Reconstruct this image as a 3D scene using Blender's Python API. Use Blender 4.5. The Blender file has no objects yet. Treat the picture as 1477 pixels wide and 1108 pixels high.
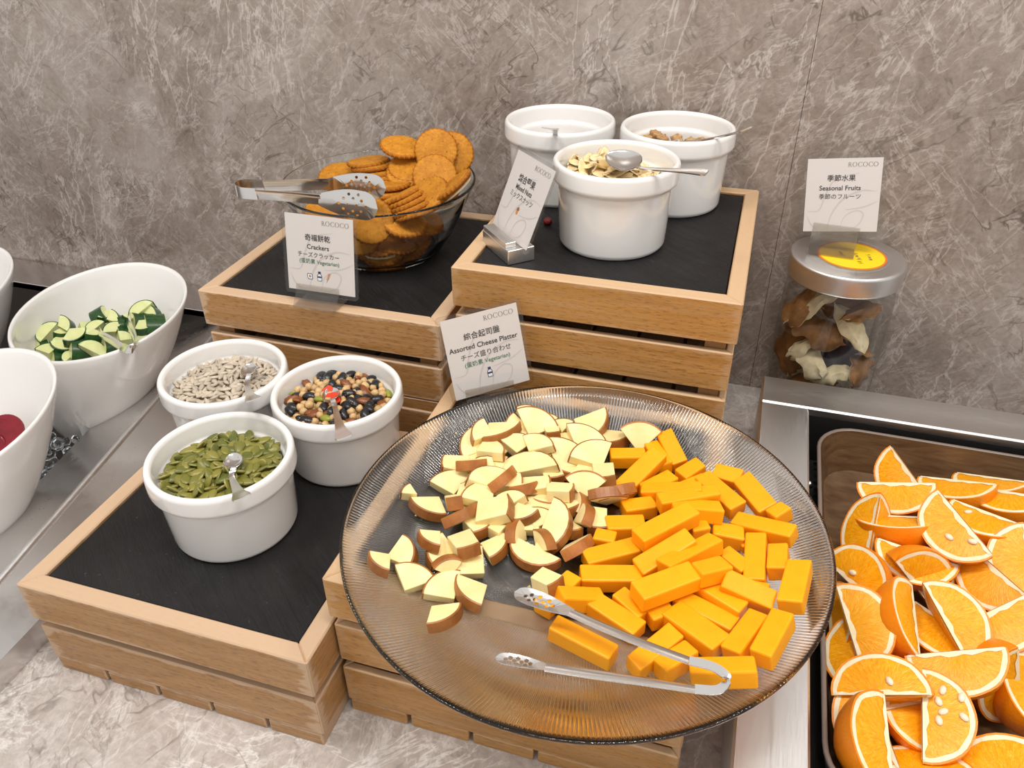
import bpy, bmesh, math, random
from mathutils import Vector, Matrix, Quaternion
from mathutils import noise as mnoise
C = bpy.context.scene.collection
PI = math.pi

# ------------------------------------------------------------------ camera, world, lights, exposure
sc = bpy.context.scene
cam_d = bpy.data.cameras.new('camera')
cam_d.sensor_fit = 'HORIZONTAL'; cam_d.sensor_width = 36.0
cam_d.lens = 1145.4 / 1477 * 36.0
cam_d.clip_start = 0.02
cam = bpy.data.objects.new('camera', cam_d); C.objects.link(cam)
pitch, yaw, roll = 0.59277, 0.30373, -0.01021
fw = Vector((-math.sin(yaw) * math.cos(pitch), math.cos(yaw) * math.cos(pitch), -math.sin(pitch)))
rt = Vector((math.cos(yaw), math.sin(yaw), 0)); up = rt.cross(fw)
rt2 = rt * math.cos(roll) + up * math.sin(roll); up2 = -rt * math.sin(roll) + up * math.cos(roll)
cam.matrix_world = Matrix(((rt2.x, up2.x, -fw.x, 0), (rt2.y, up2.y, -fw.y, 0), (rt2.z, up2.z, -fw.z, 0.638), (0, 0, 0, 1)))
sc.camera = cam

w = bpy.data.worlds.new('room_light'); sc.world = w; w.use_nodes = True
bg = w.node_tree.nodes['Background']
bg.inputs[0].default_value = (1.0, 0.965, 0.93, 1); bg.inputs[1].default_value = 0.78

def lamp(name, loc, target, sx, sy, power, col):
    d = bpy.data.lights.new(name, 'AREA'); d.shape = 'RECTANGLE'; d.size = sx; d.size_y = sy
    d.energy = power; d.color = col
    o = bpy.data.objects.new(name, d); C.objects.link(o); o.location = loc
    o.rotation_euler = (Vector(target) - Vector(loc)).to_track_quat('-Z', 'Y').to_euler()
    return o
lamp('ceiling_lamp', (-0.75, 0.15, 1.75), (-0.45, 0.6, 0.1), 0.32, 0.32, 9.5, (1.0, 0.96, 0.91))
lamp('ceiling_lamp', (0.05, 0.22, 1.85), (-0.05, 0.55, 0.1), 0.45, 0.35, 13.0, (1.0, 0.96, 0.91))
lamp('ceiling_lamp', (0.95, 0.35, 1.8), (0.3, 0.6, 0.1), 0.32, 0.32, 8.0, (1.0, 0.955, 0.90))
sc.view_settings.view_transform = 'Standard'
sc.view_settings.look = 'None'
sc.view_settings.gamma = 1.0
sc.view_settings.use_curve_mapping = False
sc.view_settings.exposure = 0.0
sc.cycles.max_bounces = 14; sc.cycles.transmission_bounces = 12; sc.cycles.transparent_max_bounces = 24
sc.cycles.sample_clamp_indirect = 4.0

# ------------------------------------------------------------------ materials
class NT:
    def __init__(s, name):
        s.m = bpy.data.materials.new(name); s.m.use_nodes = True; s.t = s.m.node_tree
        s.b = s.t.nodes['Principled BSDF']; s.out = s.t.nodes['Material Output']; s._co = None
    def n(s, typ, **kw):
        x = s.t.nodes.new(typ)
        for k, v in kw.items():
            if k.startswith('i_'):
                key = k[2:]; key = int(key) if key.isdigit() else key.replace('_', ' ')
                if hasattr(v, 'is_output'): s.t.links.new(v, x.inputs[key])
                else: x.inputs[key].default_value = v
            else: setattr(x, k, v)
        return x
    def l(s, a, b): s.t.links.new(a, b)
    def co(s, which='Object', scale=(1, 1, 1), rot=(0, 0, 0), loc=(0, 0, 0)):
        if s._co is None: s._co = s.n('ShaderNodeTexCoord')
        mp = s.n('ShaderNodeMapping'); s.l(s._co.outputs[which], mp.inputs[0])
        mp.inputs['Scale'].default_value = scale; mp.inputs['Rotation'].default_value = rot; mp.inputs['Location'].default_value = loc
        return mp.outputs[0]
    def noise(s, vec, scale, detail=4, rough=0.55, dist=0.0):
        x = s.n('ShaderNodeTexNoise'); s.l(vec, x.inputs['Vector'])
        x.inputs['Scale'].default_value = scale; x.inputs['Detail'].default_value = detail
        x.inputs['Roughness'].default_value = rough; x.inputs['Distortion'].default_value = dist
        return x.outputs[0]
    def ramp(s, fac, stops, interp='LINEAR'):
        x = s.n('ShaderNodeValToRGB'); s.l(fac, x.inputs[0]); cr = x.color_ramp; cr.interpolation = interp
        while len(cr.elements) < len(stops): cr.elements.new(0.5)
        for e, (p, c) in zip(cr.elements, stops):
            e.position = p; e.color = (c, c, c, 1) if isinstance(c, (int, float)) else (*c, 1)
        return x.outputs[0]
    def mix(s, fac, a, b, mode='MIX'):
        x = s.n('ShaderNodeMix', data_type='RGBA', blend_type=mode)
        for i, v in ((0, fac), (6, a), (7, b)):
            if hasattr(v, 'is_output'): s.l(v, x.inputs[i])
            elif i == 0: x.inputs[0].default_value = v
            else: x.inputs[i].default_value = (*v, 1)
        return x.outputs[2]
    def math(s, op, a, b=0.0, c=0.0):
        x = s.n('ShaderNodeMath', operation=op)
        for i, v in enumerate((a, b, c)):
            if hasattr(v, 'is_output'): s.l(v, x.inputs[i])
            else: x.inputs[i].default_value = v
        return x.outputs[0]
    def bump(s, h, strength=0.3, dist=0.001):
        x = s.n('ShaderNodeBump'); s.l(h, x.inputs['Height']); x.inputs['Strength'].default_value = strength
        x.inputs['Distance'].default_value = dist; s.l(x.outputs[0], s.b.inputs['Normal']); return x
    def set(s, **kw):
        for k, v in kw.items():
            key = k.replace('_', ' ')
            if hasattr(v, 'is_output'): s.l(v, s.b.inputs[key])
            else: s.b.inputs[key].default_value = (*v, 1) if key == 'Base Color' else v
        return s
    def rnd(s): return s.n('ShaderNodeObjectInfo').outputs['Random']

def plain(name, col, rough=0.5, metal=0.0, var=0.0, vscale=60, **kw):
    t = NT(name)
    if var:
        f = t.noise(t.co(), vscale, 4)
        c = t.mix(f, tuple(x * (1 - var) for x in col), tuple(min(1, x * (1 + var)) for x in col))
        t.set(Base_Color=c)
    else: t.set(Base_Color=col)
    t.set(Roughness=rough, Metallic=metal, **kw)
    return t.m

def marble(name, dark, mid, light, vein, crackamt, rough, flat=False):
    RT = (lambda a: (0, 0, a)) if flat else (lambda a: (0, a, 0))   # veins run within the slab's own plane
    SC = lambda k: (1.0, k, 1.0) if flat else (1.0, 1.0, k)
    t = NT(name); o = t.co()
    warp = t.n('ShaderNodeTexNoise', i_Scale=2.2, i_Detail=5.0); t.l(o, warp.inputs['Vector'])
    wv = t.n('ShaderNodeVectorMath', operation='MULTIPLY_ADD'); t.l(warp.outputs[1], wv.inputs[0]); wv.inputs[1].default_value = (.35, .35, .35); t.l(o, wv.inputs[2])
    W = wv.outputs[0]
    st = t.n('ShaderNodeMapping', vector_type='TEXTURE'); t.l(W, st.inputs[0]); st.inputs['Rotation'].default_value = RT(.25 if not flat else -.9); st.inputs['Scale'].default_value = SC(2.6)
    base = t.mix(t.ramp(t.noise(W, 3.2, 9, .62), [(.33, 0), (.67, 1)]), dark, mid)
    mott = t.ramp(t.noise(W, 26, 8, .68, .6), [(.40, 0), (.66, 1)])
    base = t.mix(t.math('MULTIPLY', mott, .55), base, light)
    fine = t.ramp(t.noise(o, 130, 6, .7), [(.3, .80), (.7, 1.14)])
    base = t.mix(1.0, base, fine, 'MULTIPLY')
    def ridge(vec, scale, width, det=7, rough=.6, dist=.4):
        n = t.noise(vec, scale, det, rough, dist)
        return t.ramp(t.math('ABSOLUTE', t.math('SUBTRACT', n, .5)), [(0, 1), (width, 0)])
    # smoky pale clouds, drawn out in one direction
    sm = t.ramp(t.noise(st.outputs[0], 3.4, 8, .66, .3), [(.50, 0), (.72, 1)])
    base = t.mix(t.math('MULTIPLY', sm, .42), base, vein)
    # crossing fine scratchy veins in several directions
    for rot, sc_, gs_, amt, wd in ((.62, 26.0, 6.0, .46, .020), (-.75, 36.0, 8.0, .40, .024), (.12, 11.0, 3.5, .55, .012), (1.15, 52.0, 11.0, .34, .03)):
        mp = t.n('ShaderNodeMapping', vector_type='TEXTURE'); t.l(o, mp.inputs[0]); mp.inputs['Rotation'].default_value = RT(rot - (.9 if flat else 0)); mp.inputs['Scale'].default_value = SC(3.4)
        gate = t.ramp(t.noise(W, gs_, 4, .65), [(.43, 0), (.58, 1)])
        base = t.mix(t.math('MULTIPLY', t.math('MULTIPLY', ridge(mp.outputs[0], sc_, wd, 6, .62, .3), gate), amt), base, vein)
    # dark grain strokes and small healed cracks, short and broken
    crs = []
    for rot, sc_, gs_, lo, wd in ((1.0, 16.0, 13.0, .52, .011), (-.65, 22.0, 15.0, .53, .013), (.75, 46.0, 18.0, .49, .022)):
        mp = t.n('ShaderNodeMapping', vector_type='TEXTURE'); t.l(o, mp.inputs[0]); mp.inputs['Rotation'].default_value = RT(rot); mp.inputs['Scale'].default_value = SC(2.8)
        gate = t.math('MULTIPLY', t.ramp(t.noise(o, gs_, 3, .6), [(lo, 0), (lo + .05, 1)]), t.ramp(t.noise(o, 2.2, 3), [(.38, .25), (.58, 1)]))
        crs.append(t.math('MULTIPLY', ridge(mp.outputs[0], sc_, wd, 4, .5, .25), gate))
    crs[0] = t.math('MAXIMUM', crs[0], t.math('MULTIPLY', crs[2], .6))
    crk = t.math('MULTIPLY', t.math('MAXIMUM', crs[0], crs[1]), crackamt)
    base = t.mix(crk, base, (.085, .06, .042))
    t.set(Base_Color=base, Roughness=rough, Specular_IOR_Level=.5)
    return t.m

M = {}
M['wall_marble'] = marble('wall_marble', (.225, .175, .145), (.315, .26, .222), (.41, .35, .31), (.66, .60, .565), .8, .24)
M['counter_marble'] = marble('counter_marble', (.37, .315, .285), (.50, .445, .41), (.62, .575, .545), (.92, .905, .89), .55, .3, True)
M['joint'] = plain('joint', (.20, .17, .145), .8)

def wood(name, var_col, pale_col, dark_col, wear):
    t = NT(name); r = t.rnd()
    off = t.n('ShaderNodeCombineXYZ'); t.l(t.math('MULTIPLY', r, 7.0), off.inputs[0]); t.l(t.math('MULTIPLY', r, 3.0), off.inputs[1])
    add = t.n('ShaderNodeVectorMath', operation='ADD'); t.l(t.co(), add.inputs[0]); t.l(off.outputs[0], add.inputs[1])
    def mp(scale):
        x = t.n('ShaderNodeMapping'); t.l(add.outputs[0], x.inputs[0]); x.inputs['Scale'].default_value = scale; return x.outputs[0]
    g = t.noise(mp((2.2, 22, 22)), 3.0, 7, .6, .8)
    col = t.mix(t.ramp(g, [(.32, 0), (.68, 1)]), dark_col, var_col)
    fl = t.noise(mp((22, 170, 170)), 5.0, 3, .6)
    col = t.mix(t.math('MULTIPLY', t.ramp(fl, [(.53, 0), (.62, 1)]), .75), col, tuple(x * .6 for x in dark_col))
    st = t.noise(mp((3, 140, 140)), 2.2, 3)
    col = t.mix(t.math('MULTIPLY', t.ramp(st, [(.4, 0), (.7, 1)]), .25), col, pale_col)
    # varnish rubbed off along the edges and ends of each board
    gn = t.co('Generated')
    sp = t.n('ShaderNodeSeparateXYZ'); t.l(gn, sp.inputs[0])
    def edge(o_, wdt):
        d = t.math('MINIMUM', o_, t.math('SUBTRACT', 1.0, o_)); return t.math('SUBTRACT', 1.0, t.math('DIVIDE', d, wdt))
    e = t.math('MAXIMUM', edge(sp.outputs[0], .07), edge(sp.outputs[2], .16))
    nz = t.noise(mp((7, 26, 26)), 4.0, 7, .72)
    e = t.math('ADD', e, t.math('MULTIPLY', t.math('SUBTRACT', nz, .5), 2.6))
    wr = t.ramp(e, [(.55, 0), (.8, 1)])
    topm = t.ramp(sp.outputs[2], [(.965, 0), (.985, 1)])
    wr = t.math('MAXIMUM', t.math('MULTIPLY', wr, wear), t.math('MULTIPLY', topm, .85))
    col = t.mix(wr, col, pale_col)
    t.set(Base_Color=col, Roughness=t.ramp(wr, [(0, .36), (1, .6)]))
    t.bump(fl, .12, .0006)
    return t.m
M['beech'] = wood('beech', (.52, .265, .075), (.61, .42, .255), (.40, .19, .045), .35)
M['beech_worn'] = wood('beech_worn', (.48, .25, .085), (.60, .425, .28), (.37, .18, .05), .85)
M['post'] = plain('post', (.30, .155, .055), .55, var=.25, vscale=30)

def slate():
    t = NT('slate'); o = t.co(scale=(1, 1, 1), rot=(0, 0, .7))
    mp = t.n('ShaderNodeMapping'); t.l(o, mp.inputs[0]); mp.inputs['Scale'].default_value = (6, 40, 20)
    a = t.noise(mp.outputs[0], 2.4, 8, .62, .5); b = t.noise(o, 9, 6, .6)
    c = t.mix(t.ramp(b, [(.3, 0), (.75, 1)]), (.006, .0055, .006), (.019, .0175, .018))
    dust = t.ramp(t.noise(o, 260, 2), [(.70, 0), (.76, 1)])
    c = t.mix(t.math('MULTIPLY', dust, .12), c, (.3, .3, .3))
    t.set(Base_Color=c, Roughness=t.ramp(a, [(.3, .42), (.7, .62)]), Specular_IOR_Level=.3)
    t.bump(t.math('ADD', a, t.math('MULTIPLY', b, .6)), .8, .003)
    return t.m
M['slate'] = slate()

M['ceramic'] = plain('ceramic', (.82, .805, .785), .13, Coat_Weight=.5, Coat_Roughness=.06)
def steel(name, col, rough, scale, aniso=0.0):
    t = NT(name); o = t.co(scale=scale)
    a = t.noise(o, 40, 4, .6)
    t.set(Base_Color=col, Metallic=1.0, Roughness=t.ramp(a, [(.3, rough * .75), (.7, rough * 1.3)]), Anisotropic=aniso)
    return t.m
M['brushed'] = steel('brushed_steel', (.74, .73, .72), .36, (1, 60, 60), .3)
M['brushed_y'] = steel('brushed_steel_lengthwise', (.78, .78, .78), .40, (60, 1, 60), .3)
M['tray_steel'] = steel('tray_steel', (.70, .68, .67), .22, (2, 2, 2))
M['chrome'] = plain('cutlery_steel', (.76, .745, .725), .16, 1.0)
M['dark_steel'] = plain('dark_well', (.018, .017, .016), .38)
M['darkgrey_steel'] = plain('well_steel', (.14, .125, .11), .4, 1.0)

def glass(name, col=(1, 1, 1), ior=1.48, rough=0.0):
    t = NT(name); g = t.n('ShaderNodeBsdfGlass', i_IOR=ior, i_Roughness=rough); g.inputs['Color'].default_value = (*col, 1)
    t.l(g.outputs[0], t.out.inputs['Surface']); return t.m
def thin(name, col, ior=1.5, rough=.03, gain=1.0):
    t = NT(name); tr = t.n('ShaderNodeBsdfTransparent'); tr.inputs[0].default_value = (*col, 1)
    gl = t.n('ShaderNodeBsdfGlossy'); gl.inputs['Roughness'].default_value = rough
    geo = t.n('ShaderNodeNewGeometry')   # a thin sheet: the same index on both of its sides
    fr = t.n('ShaderNodeFresnel'); t.l(t.math('ADD', t.math('MULTIPLY', geo.outputs['Backfacing'], 1 / ior - ior), ior), fr.inputs[0]); fr2 = fr; mx = t.n('ShaderNodeMixShader')
    t.l(t.math('MULTIPLY', fr.outputs[0], gain), mx.inputs[0]); t.l(tr.outputs[0], mx.inputs[1]); t.l(gl.outputs[0], mx.inputs[2])
    t.l(mx.outputs[0], t.out.inputs['Surface']); return t.m
M['plate_glass'] = glass('plate_glass', (.995, .993, .986), 1.45)
M['bowl_glass'] = glass('bowl_glass', (.98, .99, .985), 1.46)
M['jar_glass'] = thin('jar_glass', (.95, .96, .95), 1.5, .03, 1.0)
M['acrylic'] = thin('acrylic', (.93, .93, .92), 1.45, .05, 1.0)
M['clip_plastic'] = thin('clip_plastic', (.90, .885, .86), 1.5, .08, 1.3)
M['ice'] = glass('ice', (.97, .98, .99), 1.31, .02)

M['paper'] = plain('paper', (.74, .685, .665), .6)
M['paper_swirl'] = plain('paper_swirl', (.63, .575, .56), .6)
M['ink'] = plain('ink', (.035, .03, .03), .6)
M['ink_grey'] = plain('ink_grey', (.20, .16, .15), .6)
M['ink_green'] = plain('ink_green', (.03, .16, .075), .6)
M['ink_navy'] = plain('ink_navy', (.015, .03, .11), .6)
M['ink_brown'] = plain('ink_brown', (.33, .13, .03), .6)
M['ink_orange'] = plain('ink_orange', (.75, .28, .02), .6)
M['ink_white'] = plain('ink_white', (.85, .85, .85), .6)
M['sticker'] = plain('sticker', (.95, .66, .01), .45)
M['sticker_rim'] = plain('sticker_rim', (.75, .16, .03), .45)

def food(name, a, b, scale, rough, sss=0.0, srad=(.01, .005, .002), bump=0.0, bscale=None, objvar=0.0, spec=.5, det=5):
    t = NT(name); n = t.noise(t.co(), scale, det, .6)
    c = t.mix(t.ramp(n, [(.3, 0), (.7, 1)]), a, b)
    if objvar:
        r = t.ramp(t.rnd(), [(0, 1 - objvar), (1, 1 + objvar)])
        c = t.mix(1.0, c, r, 'MULTIPLY')
    t.set(Base_Color=c, Roughness=rough, Specular_IOR_Level=spec)
    if sss: t.set(Subsurface_Weight=sss, Subsurface_Radius=srad, Subsurface_Scale=1.0)
    if bump: t.bump(t.noise(t.co(), bscale or scale * 2, 5, .6), bump, .001)
    return t.m
M['cheddar'] = food('cheddar', (.97, .36, .003), (1.0, .41, .006), 60, .42, .12, (.005, .002, .0005), .12, 300, .03, .3)
M['gouda'] = food('gouda', (.86, .68, .29), (.93, .78, .41), 60, .45, .12, (.005, .004, .002), .15, 260, .04)
M['rind'] = food('rind', (.24, .075, .014), (.42, .155, .03), 70, .4, 0, bump=.3, bscale=200, objvar=.2)
M['peel_orange'] = food('peel_orange', (.85, .225, .002), (.92, .30, .005), 26, .36, .1, (.004, .002, .001), .45, 420, .06)
M['pith'] = food('pith', (.86, .72, .42), (.92, .83, .62), 80, .6, .1, (.004, .003, .002), .2, 300)
M['pip'] = food('pip', (.78, .68, .48), (.86, .77, .60), 80, .4)
def biscuit(name, a, b, d):
    t = NT(name); o = t.co(); n = t.noise(o, 120, 5, .65); m = t.noise(o, 420, 4, .6)
    c = t.mix(t.ramp(n, [(.32, 0), (.68, 1)]), a, b); c = t.mix(t.math('MULTIPLY', t.ramp(m, [(.55, 0), (.7, 1)]), .55), c, d)
    c = t.mix(1.0, c, t.ramp(t.rnd(), [(0, .82), (1, 1.1)]), 'MULTIPLY')
    t.set(Base_Color=c, Roughness=.55, Specular_IOR_Level=.18); t.bump(t.noise(o, 200, 5, .6), .5, .0012); return t.m
M['cracker'] = biscuit('cracker', (.44, .165, .012), (.62, .265, .026), (.34, .10, .006))
M['cracker_edge'] = biscuit('cracker_edge', (.33, .105, .007), (.46, .165, .014), (.24, .07, .004))
M['cream'] = food('cream', (.85, .72, .46), (.9, .8, .6), 120, .6)
def pumpkin():
    t = NT('pumpkin_seed'); o = t.co(); sp = t.n('ShaderNodeSeparateXYZ'); t.l(o, sp.inputs[0]); r = t.rnd()
    e = t.math('ADD', t.math('POWER', t.math('DIVIDE', sp.outputs[0], .008), 2.0), t.math('POWER', t.math('DIVIDE', sp.outputs[1], .0047), 2.0))
    c = t.mix(r, (.070, .095, .010), (.27, .24, .040))
    c = t.mix(t.math('MULTIPLY', t.noise(o, 260, 4), .5), c, (.16, .15, .03))
    c = t.mix(t.math('MULTIPLY', t.ramp(e, [(.66, 0), (.9, 1)]), .6), c, (.44, .38, .13))
    t.set(Base_Color=c, Roughness=.34, Specular_IOR_Level=.5); t.bump(t.noise(o, 330, 3), .3, .0006); return t.m
M['pumpkin_seed'] = pumpkin()
M['sunflower_seed'] = food('sunflower_seed', (.44, .37, .28), (.62, .54, .44), 120, .5, 0, objvar=.16)
M['chickpea'] = food('chickpea', (.48, .29, .12), (.68, .47, .23), 120, .45, 0, bump=.5, bscale=220, objvar=.18)
def black_bean():
    t = NT('black_bean'); o = t.co()
    n = t.noise(o, 130, 5, .6, 1.2)
    k = t.ramp(t.math('ABSOLUTE', t.math('SUBTRACT', n, .5)), [(0, 1), (.014, 0)])
    gate = t.ramp(t.noise(o, 60, 2), [(.5, 0), (.6, 1)])
    t.set(Base_Color=t.mix(t.math('MULTIPLY', k, gate), (.010, .010, .012), (.5, .44, .34)), Roughness=.28)
    return t.m
M['black_bean'] = black_bean()
M['raisin'] = food('raisin', (.13, .035, .010), (.32, .10, .02), 150, .3, 0, bump=.6, bscale=260)
M['papaya'] = food('papaya', (.55, .03, .008), (.68, .055, .012), 80, .25, .2, (.004, .001, .001))
M['green_seed'] = food('green_seed', (.20, .23, .02), (.36, .36, .05), 90, .3)
M['almond'] = food('almond', (.74, .55, .27), (.88, .74, .46), 110, .5, 0, objvar=.1)
M['almond_skin'] = food('almond_skin', (.55, .30, .10), (.62, .37, .14), 110, .5)
M['walnut'] = food('walnut', (.30, .13, .04), (.62, .41, .19), 130, .5, 0, bump=.8, bscale=200)
M['cranberry'] = food('cranberry', (.13, .004, .006), (.28, .012, .015), 150, .3, 0, bump=.7, bscale=240)
M['beet'] = food('beet', (.15, .004, .010), (.24, .008, .018), 70, .18, .1, (.003, .001, .001))
M['cuke_skin'] = food('cucumber_skin', (.006, .036, .007), (.022, .085, .015), 110, .25, 0, bump=.15, bscale=140)
M['dried_brown'] = food('dried_peel_brown', (.13, .052, .014), (.30, .14, .04), 60, .6, 0, bump=.6, bscale=160, objvar=.2)
M['dried_cream'] = food('dried_peel_cream', (.50, .40, .23), (.68, .60, .41), 70, .8, 0, bump=.7, bscale=170)
M['dried_purple'] = food('dried_peel_purple', (.05, .035, .05), (.09, .065, .09), 60, .6)

def flesh_orange():
    t = NT('orange_flesh'); sp = t.n('ShaderNodeSeparateXYZ'); t.l(t.co(), sp.inputs[0])
    x, y = sp.outputs[0], t.math('ADD', sp.outputs[1], .004)
    ang = t.math('ARCTAN2', x, y); rad = t.math('SQRT', t.math('ADD', t.math('MULTIPLY', x, x), t.math('MULTIPLY', y, y)))
    cv = t.n('ShaderNodeCombineXYZ'); t.l(t.math('MULTIPLY', ang, 6.0), cv.inputs[0]); t.l(t.math('MULTIPLY', rad, 60.0), cv.inputs[1]); t.l(t.math('MULTIPLY', t.rnd(), 40), cv.inputs[2])
    f = t.noise(cv.outputs[0], 2.4, 4, .6, .3)
    c = t.mix(t.ramp(f, [(.3, 0), (.72, 1)]), (.87, .30, .0015), (.97, .46, .008))
    c = t.mix(t.ramp(t.math('ABSOLUTE', t.math('SUBTRACT', t.noise(cv.outputs[0], 1.1, 3), .5)), [(0, .55), (.02, 0)]), c, (.96, .60, .10))
    t.set(Base_Color=c, Roughness=.28, Specular_IOR_Level=.35, Subsurface_Weight=.1, Subsurface_Radius=(.006, .003, .0008), Subsurface_Scale=1.0)
    t.bump(t.noise(cv.outputs[0], 5, 3), .4, .0012)
    return t.m
M['orange_flesh'] = flesh_orange()
def flesh_cuke():
    t = NT('cucumber_flesh'); sp = t.n('ShaderNodeSeparateXYZ'); t.l(t.co(), sp.inputs[0])
    r = t.math('SQRT', t.math('ADD', t.math('MULTIPLY', sp.outputs[0], sp.outputs[0]), t.math('MULTIPLY', sp.outputs[1], sp.outputs[1])))
    n = t.noise(t.co(), 190, 4, .6)
    c = t.ramp(t.math('ADD', r, t.math('MULTIPLY', t.math('SUBTRACT', n, .5), .006)), [(0, (.70, .70, .36)), (.0085, (.62, .68, .30)), (.0125, (.72, .76, .42)), (.016, (.30, .45, .10))])
    t.set(Base_Color=c, Roughness=.25, Subsurface_Weight=.15, Subsurface_Radius=(.003, .004, .001), Subsurface_Scale=1.0)
    return t.m
M['cuke_flesh'] = flesh_cuke()
def walnut_board():
    t = NT('walnut_laminate'); o = t.co(scale=(2.5, 9, 14))
    g = t.noise(o, 4.0, 7, .62, 1.6)
    c = t.mix(t.ramp(g, [(.3, 0), (.7, 1)]), (.085, .042, .018), (.20, .115, .055))
    g2 = t.noise(t.co(scale=(8, 60, 90)), 5, 3)
    c = t.mix(t.math('MULTIPLY', t.ramp(g2, [(.5, 0), (.7, 1)]), .35), c, (.06, .03, .012))
    t.set(Base_Color=c, Roughness=.35); return t.m
M['walnut_wood'] = walnut_board()
M['pan_rim'] = plain('pan_rim', (.20, .155, .13), .3)

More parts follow.
